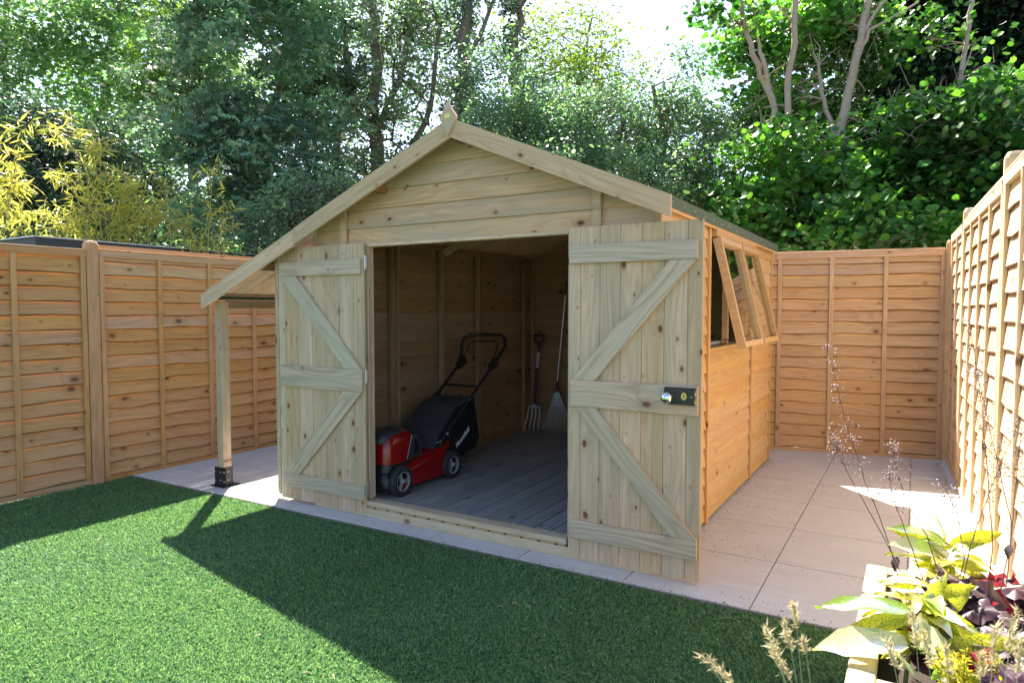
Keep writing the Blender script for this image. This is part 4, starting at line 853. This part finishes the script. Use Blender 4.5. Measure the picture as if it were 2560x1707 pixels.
# bamboo: each clump > canes, leaves
def bamboo(label, canes, seed, size=.13, n=60):
    rg = np.random.default_rng(seed); b = V(canes[0][0]); b.z = 0; t = thing('bamboo', b, label, 'bamboo', 'bamboo behind the left fence')
    mb = MB(); Cs = []; Ds = []
    for c in canes:
        pts = bez([(*c[0][:2], 0)] + [tuple(p) for p in c], 14); mb.tube(pts, [.009 - .007 * i / 14 for i in range(15)], 5, caps=False)
        for i in range(n):
            k = rg.uniform(4, 14); a = pts[int(k)]; a = a.lerp(pts[min(int(k) + 1, 14)], k % 1); L = rg.uniform(.08, .42) * (1.15 - k / 22)
            d = V(rg.normal(0, 1, 3)); d.z = abs(d.z) * .4 + .25; d.normalize(); e_ = a + d * L
            mb.tube([a, e_], [.0028, .0012], 3, caps=False)
            for q in range(4):
                Cs.append(tuple(a.lerp(e_, rg.uniform(.45, 1.0)))); dd = d * .5 + V(rg.normal(0, .5, 3)); dd.z -= .45; Ds.append(tuple(dd))
    mb.build('canes', plain('cane_' + str(seed), (.42, .38, .12), .6, nscale=30, amt=.3), t)
    link('leaves', leafmesh('leaves', np.array(Cs), size, *LANCE, L_BAM, .25, np.array(Ds), 0, seed), t)
def cn(*p): return [atd(x, y, d) for x, y, d in p]
bamboo('yellow bamboo clump at the left edge of the picture', [cn((-10, 600, 7.4), (10, 480, 7.4), (60, 280, 7.4)), cn((-30, 600, 7.4), (-15, 420, 7.4), (-10, 290, 7.4)), cn((30, 600, 7.4), (15, 480, 7.4), (20, 400, 7.4)), cn((60, 600, 7.5), (50, 500, 7.5), (40, 430, 7.5))], 41, .16, 50)
bamboo('broad arching yellow bamboo clump behind the left post', [cn((250, 600, 7.9), (240, 300, 7.9), (90, 300, 7.9)), cn((260, 600, 7.9), (250, 380, 7.9), (160, 270, 7.9)), cn((230, 600, 7.9), (210, 420, 7.9), (110, 400, 7.9)), cn((270, 600, 7.9), (260, 430, 7.9), (330, 420, 7.9)), cn((230, 600, 7.9), (230, 400, 7.9), (230, 330, 7.9)), cn((280, 600, 8), (300, 480, 8), (370, 500, 8)), cn((190, 600, 8), (160, 520, 8), (100, 480, 8)), cn((300, 610, 8), (290, 480, 8), (290, 400, 8)), cn((340, 610, 8), (330, 540, 8), (350, 470, 8)), cn((200, 610, 8), (190, 540, 8), (200, 440, 8)), cn((270, 600, 8), (260, 520, 8), (300, 440, 8)), cn((230, 600, 8), (150, 560, 8), (150, 500, 8))], 42, .125, 58)
bamboo('slim upright bamboo spray left of the log store roof', [cn((470, 615, 8), (480, 500, 8), (490, 390, 8)), cn((500, 615, 8), (500, 560, 8), (515, 470, 8)), cn((450, 610, 8), (440, 560, 8), (420, 500, 8)), cn((400, 605, 8), (390, 500, 8), (380, 425, 8))], 43, .12, 46)

# neighbour's garden room behind the left fence
gr = thing('garden_room', (-8.9, 6.1, 0), 'low flat-roofed dark grey garden room just showing over the left fence', 'building')
mb = MB(); mb.box((-8.95, 6.2, .93), (2.9, 5.6, 1.86)); mb.build('wall', ROOFL, gr)
mb = MB(); mb.box((-8.95, 6.2, 1.955), (3.02, 5.72, .17)); rf = mb.build('roof', ROOFG, gr)
mb = MB(); mb.box((-7.437, 6.2, 2.045), (.03, 5.75, .012)); mb.box((-8.95, 3.333, 2.045), (3.05, .03, .012)); mb.build('edge_trim', plain('pale_metal_trim', (.5, .53, .56), .4, .6), rf)

# ------------------------------------------------------------------ planter
pl = thing('planter', (.10, 2.25, 0), 'raised square-edged timber planter against the right fence, full of plants', 'planter')
PZ = .40
for z_ in (.065, .195, .325):
    beam('side_board', (-.118, 1.83, z_), (-.118, 2.69, z_), .126, .022, PLANT, pl); beam('side_board', (.335, 1.83, z_), (.335, 2.69, z_), .126, .022, PLANT, pl)
    beam('end_board', (-.105, 1.84, z_), (.322, 1.84, z_), .126, .022, PLANT, pl); beam('end_board', (-.105, 2.68, z_), (.322, 2.68, z_), .126, .022, PLANT, pl)
beam('rim', (-.095, 1.805, PZ), (-.095, 2.705, PZ), .065, .022, PLANT, pl, (1, 0, 0), .004)
beam('rim', (.315, 1.805, PZ), (.315, 2.705, PZ), .06, .022, PLANT, pl, (1, 0, 0), .004)
beam('rim', (-.060, 1.835, PZ), (.283, 1.835, PZ), .06, .022, PLANT, pl, (0, 1, 0), .004)
beam('rim', (-.060, 2.675, PZ), (.283, 2.675, PZ), .06, .022, PLANT, pl, (0, 1, 0), .004)
mb = MB(); nx = 14
for i in range(nx + 1):
    for j in range(nx + 1): mb.v.append((-.105 + .425 * i / nx, 1.852 + .815 * j / nx, .315 + random.uniform(0, .025)))
for i in range(nx):
    for j in range(nx): a = i * (nx + 1) + j; mb.f.append((a, a + nx + 1, a + nx + 2, a + 1)); mb.m.append(0); mb.sm.append(True)
mb.build('soil', DARKW, pl)

def aucleaf(mat, seed, serr=.06, wid=.36):
    r = random.Random(seed); n = 10; v = []; f = []; curl = r.uniform(.12, .38); tw = r.uniform(-.3, .3)
    for i in range(n + 1):
        s = i / n; w_ = wid * .5 * (math.sin(math.pi * min(1, s * .98 + .02) ** .82) ** .85) * (1 + (serr if i % 2 else -serr)); z = curl * math.sin(s * 1.6) * .5 - curl * s * s; rp = .022 * math.sin(s * 11 + seed)
        a = tw * s; v += [(s, w_ * math.cos(a), z + .10 * w_ + w_ * math.sin(a) + rp), (s, 0, z - .03), (s, -w_ * math.cos(a), z + .10 * w_ - w_ * math.sin(a) - rp)]
    for i in range(n):
        a = 3 * i; f += [(a, a + 3, a + 4, a + 1), (a + 1, a + 4, a + 5, a + 2)]
    return mk('leaf', v, f, mat, True)
AUC = leafmat('spotted_laurel_leaf', [(.66, .62, .03), (.80, .74, .08)], .5, (1, 1, .5), .06, .25, ((.10, .22, .03), 55, .50))
AUC2 = leafmat('green_spotted_leaf', [(.16, .30, .05), (.24, .38, .07)], .5, (1, 1, .55), .06, .25, ((.55, .55, .14), 60, .55))
AUCW = leafmat('cream_laurel_leaf', [(.68, .68, .42), (.72, .70, .36)], .35, (1, 1, .7), .08, .2, ((.20, .36, .10), 40, .56))
AM = [aucleaf(m, s, .05, wd) for m, s, wd in ((AUC, 1, .30), (AUC, 2, .34), (AUC2, 3, .30), (AUCW, 4, .40), (AUC, 5, .26))]
def put_leaf(me, p, q, roll, parent, name='leaf'):
    p = V(p); q = V(q); d = q - p; L = d.length; X = d.normalized(); Z = V((.05, -.62, .78)); Z = (Z - X * Z.dot(X)); Z = Z.normalized() if Z.length > .1 else V((0, -1, 0))
    Z = (M.Rotation(roll, 4, X) @ Z); Y = Z.cross(X); mw = frame(p, X, Y) @ M.Scale(L, 4); return link(name, me, parent, mw)
def laurel(label, nodes, leaves, base, seed):
    t = thing('spotted_laurel', base, label, 'plant', 'spotted laurels in the planter'); mb = MB()
    for nd_ in nodes: mb.tube(bez([base, V(base) + V((0, 0, .08)), nd_], 6), [.006 - .0006 * i for i in range(7)], 6)
    mb.build('stem', plain('green_stem_' + str(seed), (.12, .16, .05), .6), t); r = random.Random(seed)
    for (x0, y0, x1, y1, ya, yb, mi, roll) in leaves: put_leaf(AM[mi], at(x0, y0, ya), at(x1, y1, yb), R(roll), t)
    for k in range(44):
        nd_ = V(r.choice(nodes)) + V((r.uniform(-.02, .02), r.uniform(-.02, .02), r.uniform(-.10, .04))); a = r.uniform(0, 6.28)
        L = r.uniform(.08, .15); put_leaf(AM[r.choice((0, 1, 4, 0, 2))], nd_, nd_ + V((math.cos(a), math.sin(a), r.uniform(-.35, .45))) * L, r.uniform(-.6, .6), t)
laurel('spotted laurel at the left rim of the planter with a cream leaf hanging over it', [at(2105, 1420, 2.05), at(2120, 1380, 2.1)],
    [(2085, 1478, 1866, 1475, 1.98, 1.90, 3, 18), (2095, 1402, 1872, 1378, 2.05, 2.0, 2, 25), (2090, 1420, 1945, 1440, 2.03, 1.98, 0, -20), (2100, 1400, 2085, 1335, 2.06, 2.1, 0, 70), (2105, 1400, 2190, 1310, 2.06, 2.12, 4, 40),
     (2100, 1425, 2200, 1545, 2.02, 1.92, 3, 10), (2115, 1430, 2270, 1480, 2.05, 2.05, 0, 15), (2140, 1420, 2240, 1340, 2.15, 2.2, 1, 30), (2150, 1410, 2260, 1455, 2.15, 2.1, 2, -15), (2140, 1500, 2360, 1470, 1.98, 2.0, 0, 12),
     (2100, 1550, 2040, 1480, 1.9, 1.93, 2, 40), (2160, 1530, 2190, 1600, 1.9, 1.82, 0, 60), (2180, 1540, 2290, 1590, 1.9, 1.85, 1, 20), (2140, 1560, 2180, 1520, 1.88, 1.88, 2, 20)], (.0, 2.0, .33), 51)
laurel('spotted laurel at the far end of the planter in front of the bright slabs', [at(2180, 1270, 2.5), at(2190, 1310, 2.45)],
    [(2170, 1240, 2040, 1203, 2.5, 2.46, 2, 20), (2170, 1250, 2150, 1172, 2.5, 2.55, 1, 60), (2175, 1270, 2040, 1240, 2.48, 2.42, 3, 15), (2180, 1250, 2310, 1222, 2.5, 2.52, 0, 25), (2185, 1265, 2260, 1245, 2.5, 2.5, 2, 10), (2180, 1300, 2035, 1262, 2.45, 2.40, 0, 30),
     (2185, 1300, 2200, 1380, 2.45, 2.38, 2, 40), (2190, 1300, 2130, 1370, 2.45, 2.38, 1, 20), (2190, 1290, 2270, 1310, 2.45, 2.42, 1, 20), (2180, 1330, 2290, 1375, 2.42, 2.36, 2, 10), (2175, 1300, 2170, 1350, 2.44, 2.36, 0, 50), (2180, 1330, 2090, 1370, 2.4, 2.33, 1, 10)], (.06, 2.5, .33), 52)

HEU = leafmat('purple_leaf', [(.04, .006, .018), (.06, .012, .028), (.09, .03, .055)], .12, (1, .4, .4), .16, .48, None, True)
HEUR = leafmat('red_leaf', [(.25, .008, .02), (.35, .012, .03)], .55, (1, .5, .5), .05, .3)
def heuleaf(mat, seed):
    r = random.Random(seed); n = 20; v = [(0, 0, 0)]; f = []
    for ring_, rr_ in ((1, .5), (2, 1.0)):
        for i in range(n):
            a = math.pi * 2 * i / n; lob = 1 + .16 * math.cos(5 * a) + (.07 * (-1) ** i if ring_ == 2 else 0); notch = 1 - .55 * math.exp(-((a - math.pi) / .35) ** 2)
            q = rr_ * .5 * lob * notch; v.append((q * math.cos(a) + .28, q * math.sin(a), .05 * rr_ * math.sin(5 * a + r.uniform(0, 1)) - .10 * rr_ * rr_ + r.uniform(-.02, .02)))
    for i in range(n):
        j = (i + 1) % n; f += [(0, 1 + i, 1 + j), (1 + i, 1 + n + i, 1 + n + j, 1 + j)]
    v[0] = (.28, 0, .04); return mk('leaf', v, f, mat, True)
HM = [heuleaf(HEU, s) for s in range(4)]; HMR = heuleaf(HEUR, 9)
def heuchera(label, c, n, seed, rad):
    t = thing('coral_bells', c, label, 'plant', 'purple coral bells in the planter'); r = random.Random(seed); c = V(c); mb = MB()
    for k in range(n):
        a = r.uniform(0, 6.283); q = rad * math.sqrt(r.random()); p = c + V((math.cos(a) * q * .8, math.sin(a) * q * 1.2, 0.12 + .07 * r.random() - .25 * q * q / rad / rad * .3)); p.x = min(max(p.x, -.01), .30)
        sz = r.uniform(.08, .135); d = V((math.cos(a), math.sin(a), r.uniform(-.4, .2))); mb.tube(bez([c, c.lerp(p, .5) + V((0, 0, .03)), p], 3), .0018, 4, caps=False)
        put_leaf(HMR if r.random() < .05 else r.choice(HM), p - d * sz * .4, p + d * sz * .6, r.uniform(-.7, .7), t)
    mb.build('stalks', plain('purple_stalk_' + str(seed), (.10, .02, .04), .6), t)
heuchera('purple ruffled coral bells in the middle of the planter', (.11, 2.22, .36), 60, 61, .19)
heuchera('purple coral bells at the far right of the planter, with a red leaf', (.24, 2.42, .34), 34, 62, .13)
heuchera('purple coral bells at the near right corner of the planter', (.22, 1.98, .32), 46, 63, .15)
put_leaf(HMR, at(2250, 1385, 2.3), at(2350, 1410, 2.3), .3, bpy.data.objects['coral_bells.001'])

# dry flower stems of the coral bells
FLW = leafmat('faded_pink_flower', [(.30, .17, .18), (.42, .24, .24), (.22, .10, .13)], .4, (1, .9, .9), .03, .5)
STM = plain('brown_purple_stem', (.13, .075, .06), .6)
def spray(label, pts, ydep, seed, frac=.55, nb=26):
    P_ = [at(x, y, ydep + .02 * i) for i, (x, y) in enumerate(pts)]; t = thing('flower_stem', (P_[0].x, P_[0].y, P_[0].z), label, 'flower stem', 'dry coral bells stems')
    rg = np.random.default_rng(seed); path = []
    for i in range(len(P_) - 1):
        for q in range(5): path.append(P_[i].lerp(P_[i + 1], q / 5) + V(rg.normal(0, .0012, 3)))
    path.append(P_[-1]); n = len(path); mb = MB(); mb.tube(path, [.0018 - .0011 * i / n for i in range(n)], 5, caps=False); mb.build('stem', STM, t)
    fb = MB(); C = []
    for k in range(nb):
        i = int(n * (1 - frac) + rg.random() * n * frac); i = min(i, n - 1); a = path[i]; L = .012 + .05 * rg.random() * (1.15 - i / n)
        d = V(rg.normal(0, 1, 3)); d.z = abs(d.z) * .7 + .2; d.normalize(); e_ = a + d * L; fb.tube([a, a + d * L * .6 + V((0, 0, .002)), e_], [.0007, .0005, .0004], 3, caps=False)
        for q in range(4): C.append(tuple(e_ + V(rg.normal(0, .006, 3)))); 
    fb.build('sprigs', STM, t)
    FLO = link('florets', leafmesh('florets', np.array(C), .0065, [(0, 0, 0), (.5, .4, .2), (1, 0, 0), (.5, -.4, .2), (.5, 0, .5)], [(0, 1, 4), (1, 2, 4), (2, 3, 4), (3, 0, 4), (0, 3, 2, 1)], FLW, .2, None, .5, seed), t); FLO['kind'] = 'stuff'
spray('tallest dry pink flower stem, left of the others and reaching over the slabs', [(2065, 1330), (2040, 1240), (1985, 1100), (1940, 960), (1905, 805)], 2.35, 71, .62, 60)
spray('dry flower stem leaning left with a drooping tip over the slabs', [(2100, 1400), (2050, 1270), (1960, 1110), (1925, 1040), (1905, 985)], 2.3, 72, .38, 44)
spray('upright dry flower stem in the middle above the far laurel', [(2170, 1370), (2130, 1230), (2080, 1150), (2060, 1080), (2050, 1030)], 2.35, 73, .45, 40)
spray('short thin flower stem just left of the far laurel', [(2120, 1330), (2080, 1220), (2050, 1140), (2038, 1080)], 2.38, 74, .5, 26)
spray('flower stem bunch leaning right from the planter middle', [(2200, 1380), (2230, 1250), (2265, 1150), (2300, 1060), (2345, 960)], 2.3, 75, .5, 44)
spray('tall thin flower stem in front of the fence battens', [(2255, 1460), (2280, 1260), (2265, 1050), (2250, 900), (2228, 740)], 2.25, 76, .55, 50)
spray('flower stem crossing the sunlit fence towards the upper left', [(2310, 1380), (2325, 1200), (2295, 1080), (2265, 940), (2240, 850)], 2.4, 77, .4, 34)
spray('flower stem at the right edge curving over the nearest fence panel', [(2290, 1400), (2320, 1250), (2335, 1100), (2345, 1000)], 2.35, 78, .5, 34)
spray('thin low flower stem beside the dark stems in the planter', [(2190, 1390), (2215, 1280), (2200, 1180), (2170, 1120)], 2.4, 79, .5, 28)
mbd = aucleaf(plain('dead_leaf_brown', (.05, .025, .02), .8), 6, .1, .6)
for px, py, px2, py2 in ((2062, 1278, 2052, 1312), (2322, 1250, 2313, 1282)):
    o = put_leaf(mbd, at(px, py, 2.34), at(px2, py2, 2.32), .5, None, 'dead_leaf')
    tag(o, 'withered dark leaf hanging on the %s flower stem' % ('leftmost tall' if px < 2100 else 'right-hand'), 'leaf')

# yellow heather at the near end
def heather():
    b = V((.12, 1.89, .34)); t = thing('golden_heather', b, 'small feathery golden-yellow heather at the near end of the planter', 'plant'); rg = np.random.default_rng(81); mb = MB(); C = []; D = []
    for k in range(60):
        a = rg.uniform(0, 6.28); e_ = b + V((math.cos(a) * rg.uniform(.0, .10), math.sin(a) * rg.uniform(0, .08), rg.uniform(.09, .19))); p = bez([b, b.lerp(e_, .5) + V((0, 0, .02)), e_], 6); mb.tube(p, .0012, 3, caps=False)
        for q in range(46):
            s = rg.uniform(.25, 1) * 6; i = min(int(s), 5); c_ = p[i].lerp(p[i + 1], s - i); C.append(tuple(c_)); d = V(rg.normal(0, 1, 3)) + V((0, 0, .9)); D.append(tuple(d))
    mb.build('stems', STM, t); link('needles', leafmesh('needles', np.array(C), .015, [(0, 0, 0), (.5, .16, 0), (1, 0, 0), (.5, -.14, 0)], [(0, 2, 1), (0, 3, 2)], leafmat('golden_needle', [(.50, .50, .03), (.65, .60, .05)], .5, (1, 1, .5), .03, .4), .2, np.array(D), 0, 82), t)
heather()

# feathery grass in the foreground
GRS = leafmat('dry_plume', [(.50, .42, .24), (.62, .52, .32), (.42, .42, .26)], .45, (1, .95, .8), .05, .4)
GST = plain('straw_stem', (.35, .38, .20), .6)
def plume_grass(label, heads, seed):
    x0, y0, d0 = heads[0][:3]; p0 = atd(x0, y0, d0); t = thing('feather_grass', (p0.x, p0.y - .1, 0), label, 'grass', 'feathery grasses in the foreground'); rg = np.random.default_rng(seed)
    for (xt, yt, d, xb, yb, L) in heads:
        tip = atd(xt, yt, d); low = atd(xb, yb, d); dirn = (tip - low).normalized(); root = low - dirn * .12; root = V((root.x, root.y, .0))
        path = bez([root, low.lerp(root, .35), low, tip], 12); mb = MB(); mb.tube(path, [.0016 - .0010 * i / 12 for i in range(13)], 4, caps=False); mb.build('stem', GST, t)
        C = []; D = []; ax = (tip - low).normalized()
        for k in range(95):
            s = rg.random(); c_ = tip - ax * L * s; wdt = .30 * L * math.sin(math.pi * min(1, s * .9 + .08)) ** .8 * .45
            C.append(tuple(c_ + V(rg.normal(0, wdt * .35, 3)))); dd = ax + V(rg.normal(0, .32, 3)); D.append(tuple(dd))
        link('plume', leafmesh('plume', np.array(C), .013, [(0, 0, 0), (.35, .13, .03), (1.15, 0, 0), (.35, -.13, .03)], [(0, 2, 1), (0, 3, 2)], GRS, .2, np.array(D), 0, seed + int(xt)), t)
plume_grass('feathery dry grass heads at the bottom, left of the planter', [(1822, 1388, 1.35, 1850, 1568, .05), (1800, 1432, 1.35, 1845, 1570, .06), (1757, 1436, 1.3, 1830, 1590, .085), (1768, 1480, 1.25, 1840, 1600, .08), (1612, 1505, 1.2, 1710, 1590, .075), (1845, 1470, 1.4, 1870, 1570, .03)], 91)
plume_grass('feathery dry grass heads low over the near end of the planter', [(2095, 1405, 1.3, 2120, 1560, .07), (2120, 1450, 1.3, 2150, 1570, .07), (2035, 1470, 1.25, 2080, 1570, .06), (2170, 1480, 1.3, 2190, 1580, .07)], 92)
plume_grass('feathery dry grass heads at the bottom right corner', [(2335, 1400, 1.2, 2300, 1560, .08), (2290, 1440, 1.2, 2270, 1570, .07), (2255, 1500, 1.25, 2250, 1590, .05), (2345, 1470, 1.2, 2330, 1600, .06)], 93)

# bits of straw lying on the lawn
STRW = plain('dry_straw', (.55, .42, .26), .8)
ws = ['on the sunlit lawn right of the shadow of the fence post', 'alone in the middle of the sunlit lawn', 'in the sun just below the tip of the roof shadow', 'at the bottom edge of the sunlit lawn near the middle', 'on the sunlit lawn just below the fence shadow',
      'lying right beside another scrap at the bottom edge of the lawn', 'in the sun close to the diagonal shadow edge', 'at the lawn edge, leftmost of three beside the slabs', 'at the lawn edge, rightmost of three beside the slabs', 'at the lawn edge, middle one of three beside the slabs']
for i, (x, y) in enumerate(((302, 1330), (262, 1508), (480, 1358), (705, 1545), (228, 1238), (765, 1553), (590, 1460), (1150, 1392), (1215, 1394), (1180, 1385))):
    p = atz(x, y, .012); a = random.uniform(0, 6.28); L = random.uniform(.012, .028); mb = MB(); d = V((math.cos(a), math.sin(a), 0))
    mb.tube([p - d * L, p + V((0, 0, .006)), p + d * L * .6 + V((.006, .004, .002)), p + d * L], [.0008, .0019, .0016, .0008], 5); tag(mb.build('straw', STRW), 'scrap of dry straw ' + ws[i], 'straw', 'scraps of straw on the lawn')

# screw heads through the door ledges
sm = None
for d_, xs_, zs_ in ((dR, (-1.525, -1.44, -1.33, -1.215, -1.10, -.99, -.90), (1.63, 1.585, .93, .85, .195, .15)), (dL, (-3.72, -3.63, -3.53, -3.40, -3.27, -3.15, -3.04), (1.62, 1.57, .915, .83, .175, .13))):
    for x_ in xs_:
        for z_ in zs_:
            if (d_ is dR and .8 < z_ < 1 and x_ > -1.06) or random.random() < .25: continue
            if sm is None:
                mb = MB(); mb.lathe([(0, .0028), (.0008, .0022), (.0004, .0001)], 6); o = mb.build('screw', STEEL, d_, M.Translation((x_, 3.1742, z_)) @ M.Rotation(R(-90), 4, 'Z')); sm = o.data
            else: link('screw', sm, d_, M.Translation((x_ + random.uniform(-.008, .008), 3.1742, z_ + random.uniform(-.006, .006))) @ M.Rotation(R(-90), 4, 'Z'))
# leaf litter and crumbs along the foot of the right fence, the shed wall and the edge of the lawn
rl = np.random.default_rng(303); L1 = []
for k in range(900):
    y = rl.uniform(3.0, 6.9); L1.append((rfx(y) - .035 - abs(rl.normal(0, .035)), y, .004))
for k in range(260): L1.append((-1.085 + abs(rl.normal(0, .05)), rl.uniform(3.5, 6.3), .003))
for k in range(420): L1.append((rl.uniform(-2.6, -.1), 3.045 - abs(rl.normal(0, .012)) + rl.choice([0, 0, .02]), .004))
for k in range(380): L1.append((rl.normal(-.75, .22), rl.uniform(3.6, 5.6), .002))
for k in range(200): L1.append((rl.uniform(-5.3, 0), rl.uniform(3.07, 3.18), .002))
for k in range(160): L1.append((rl.uniform(-2.8, -1.2), rl.uniform(3.4, 6.0), FZ + .003))
L1 = [p for p in L1 if p[0] < rfx(p[1]) - .03 and not (-3.4 < p[0] < -1.10 and p[2] < .02 and p[1] > 3.25)]
LIT = leafmat('leaf_litter', [(.10, .055, .03), (.22, .13, .07), (.34, .24, .14)], .1, (1, 1, 1), .02, .6)
tag(link('leaf_litter', leafmesh('leaf_litter', np.array(L1), rl.uniform(.004, .013, len(L1)), *OVAL, LIT, .7, None, 0, 304)), 'brown crumbs and dry leaf litter scattered on the slabs', 'leaf litter', kind='stuff')
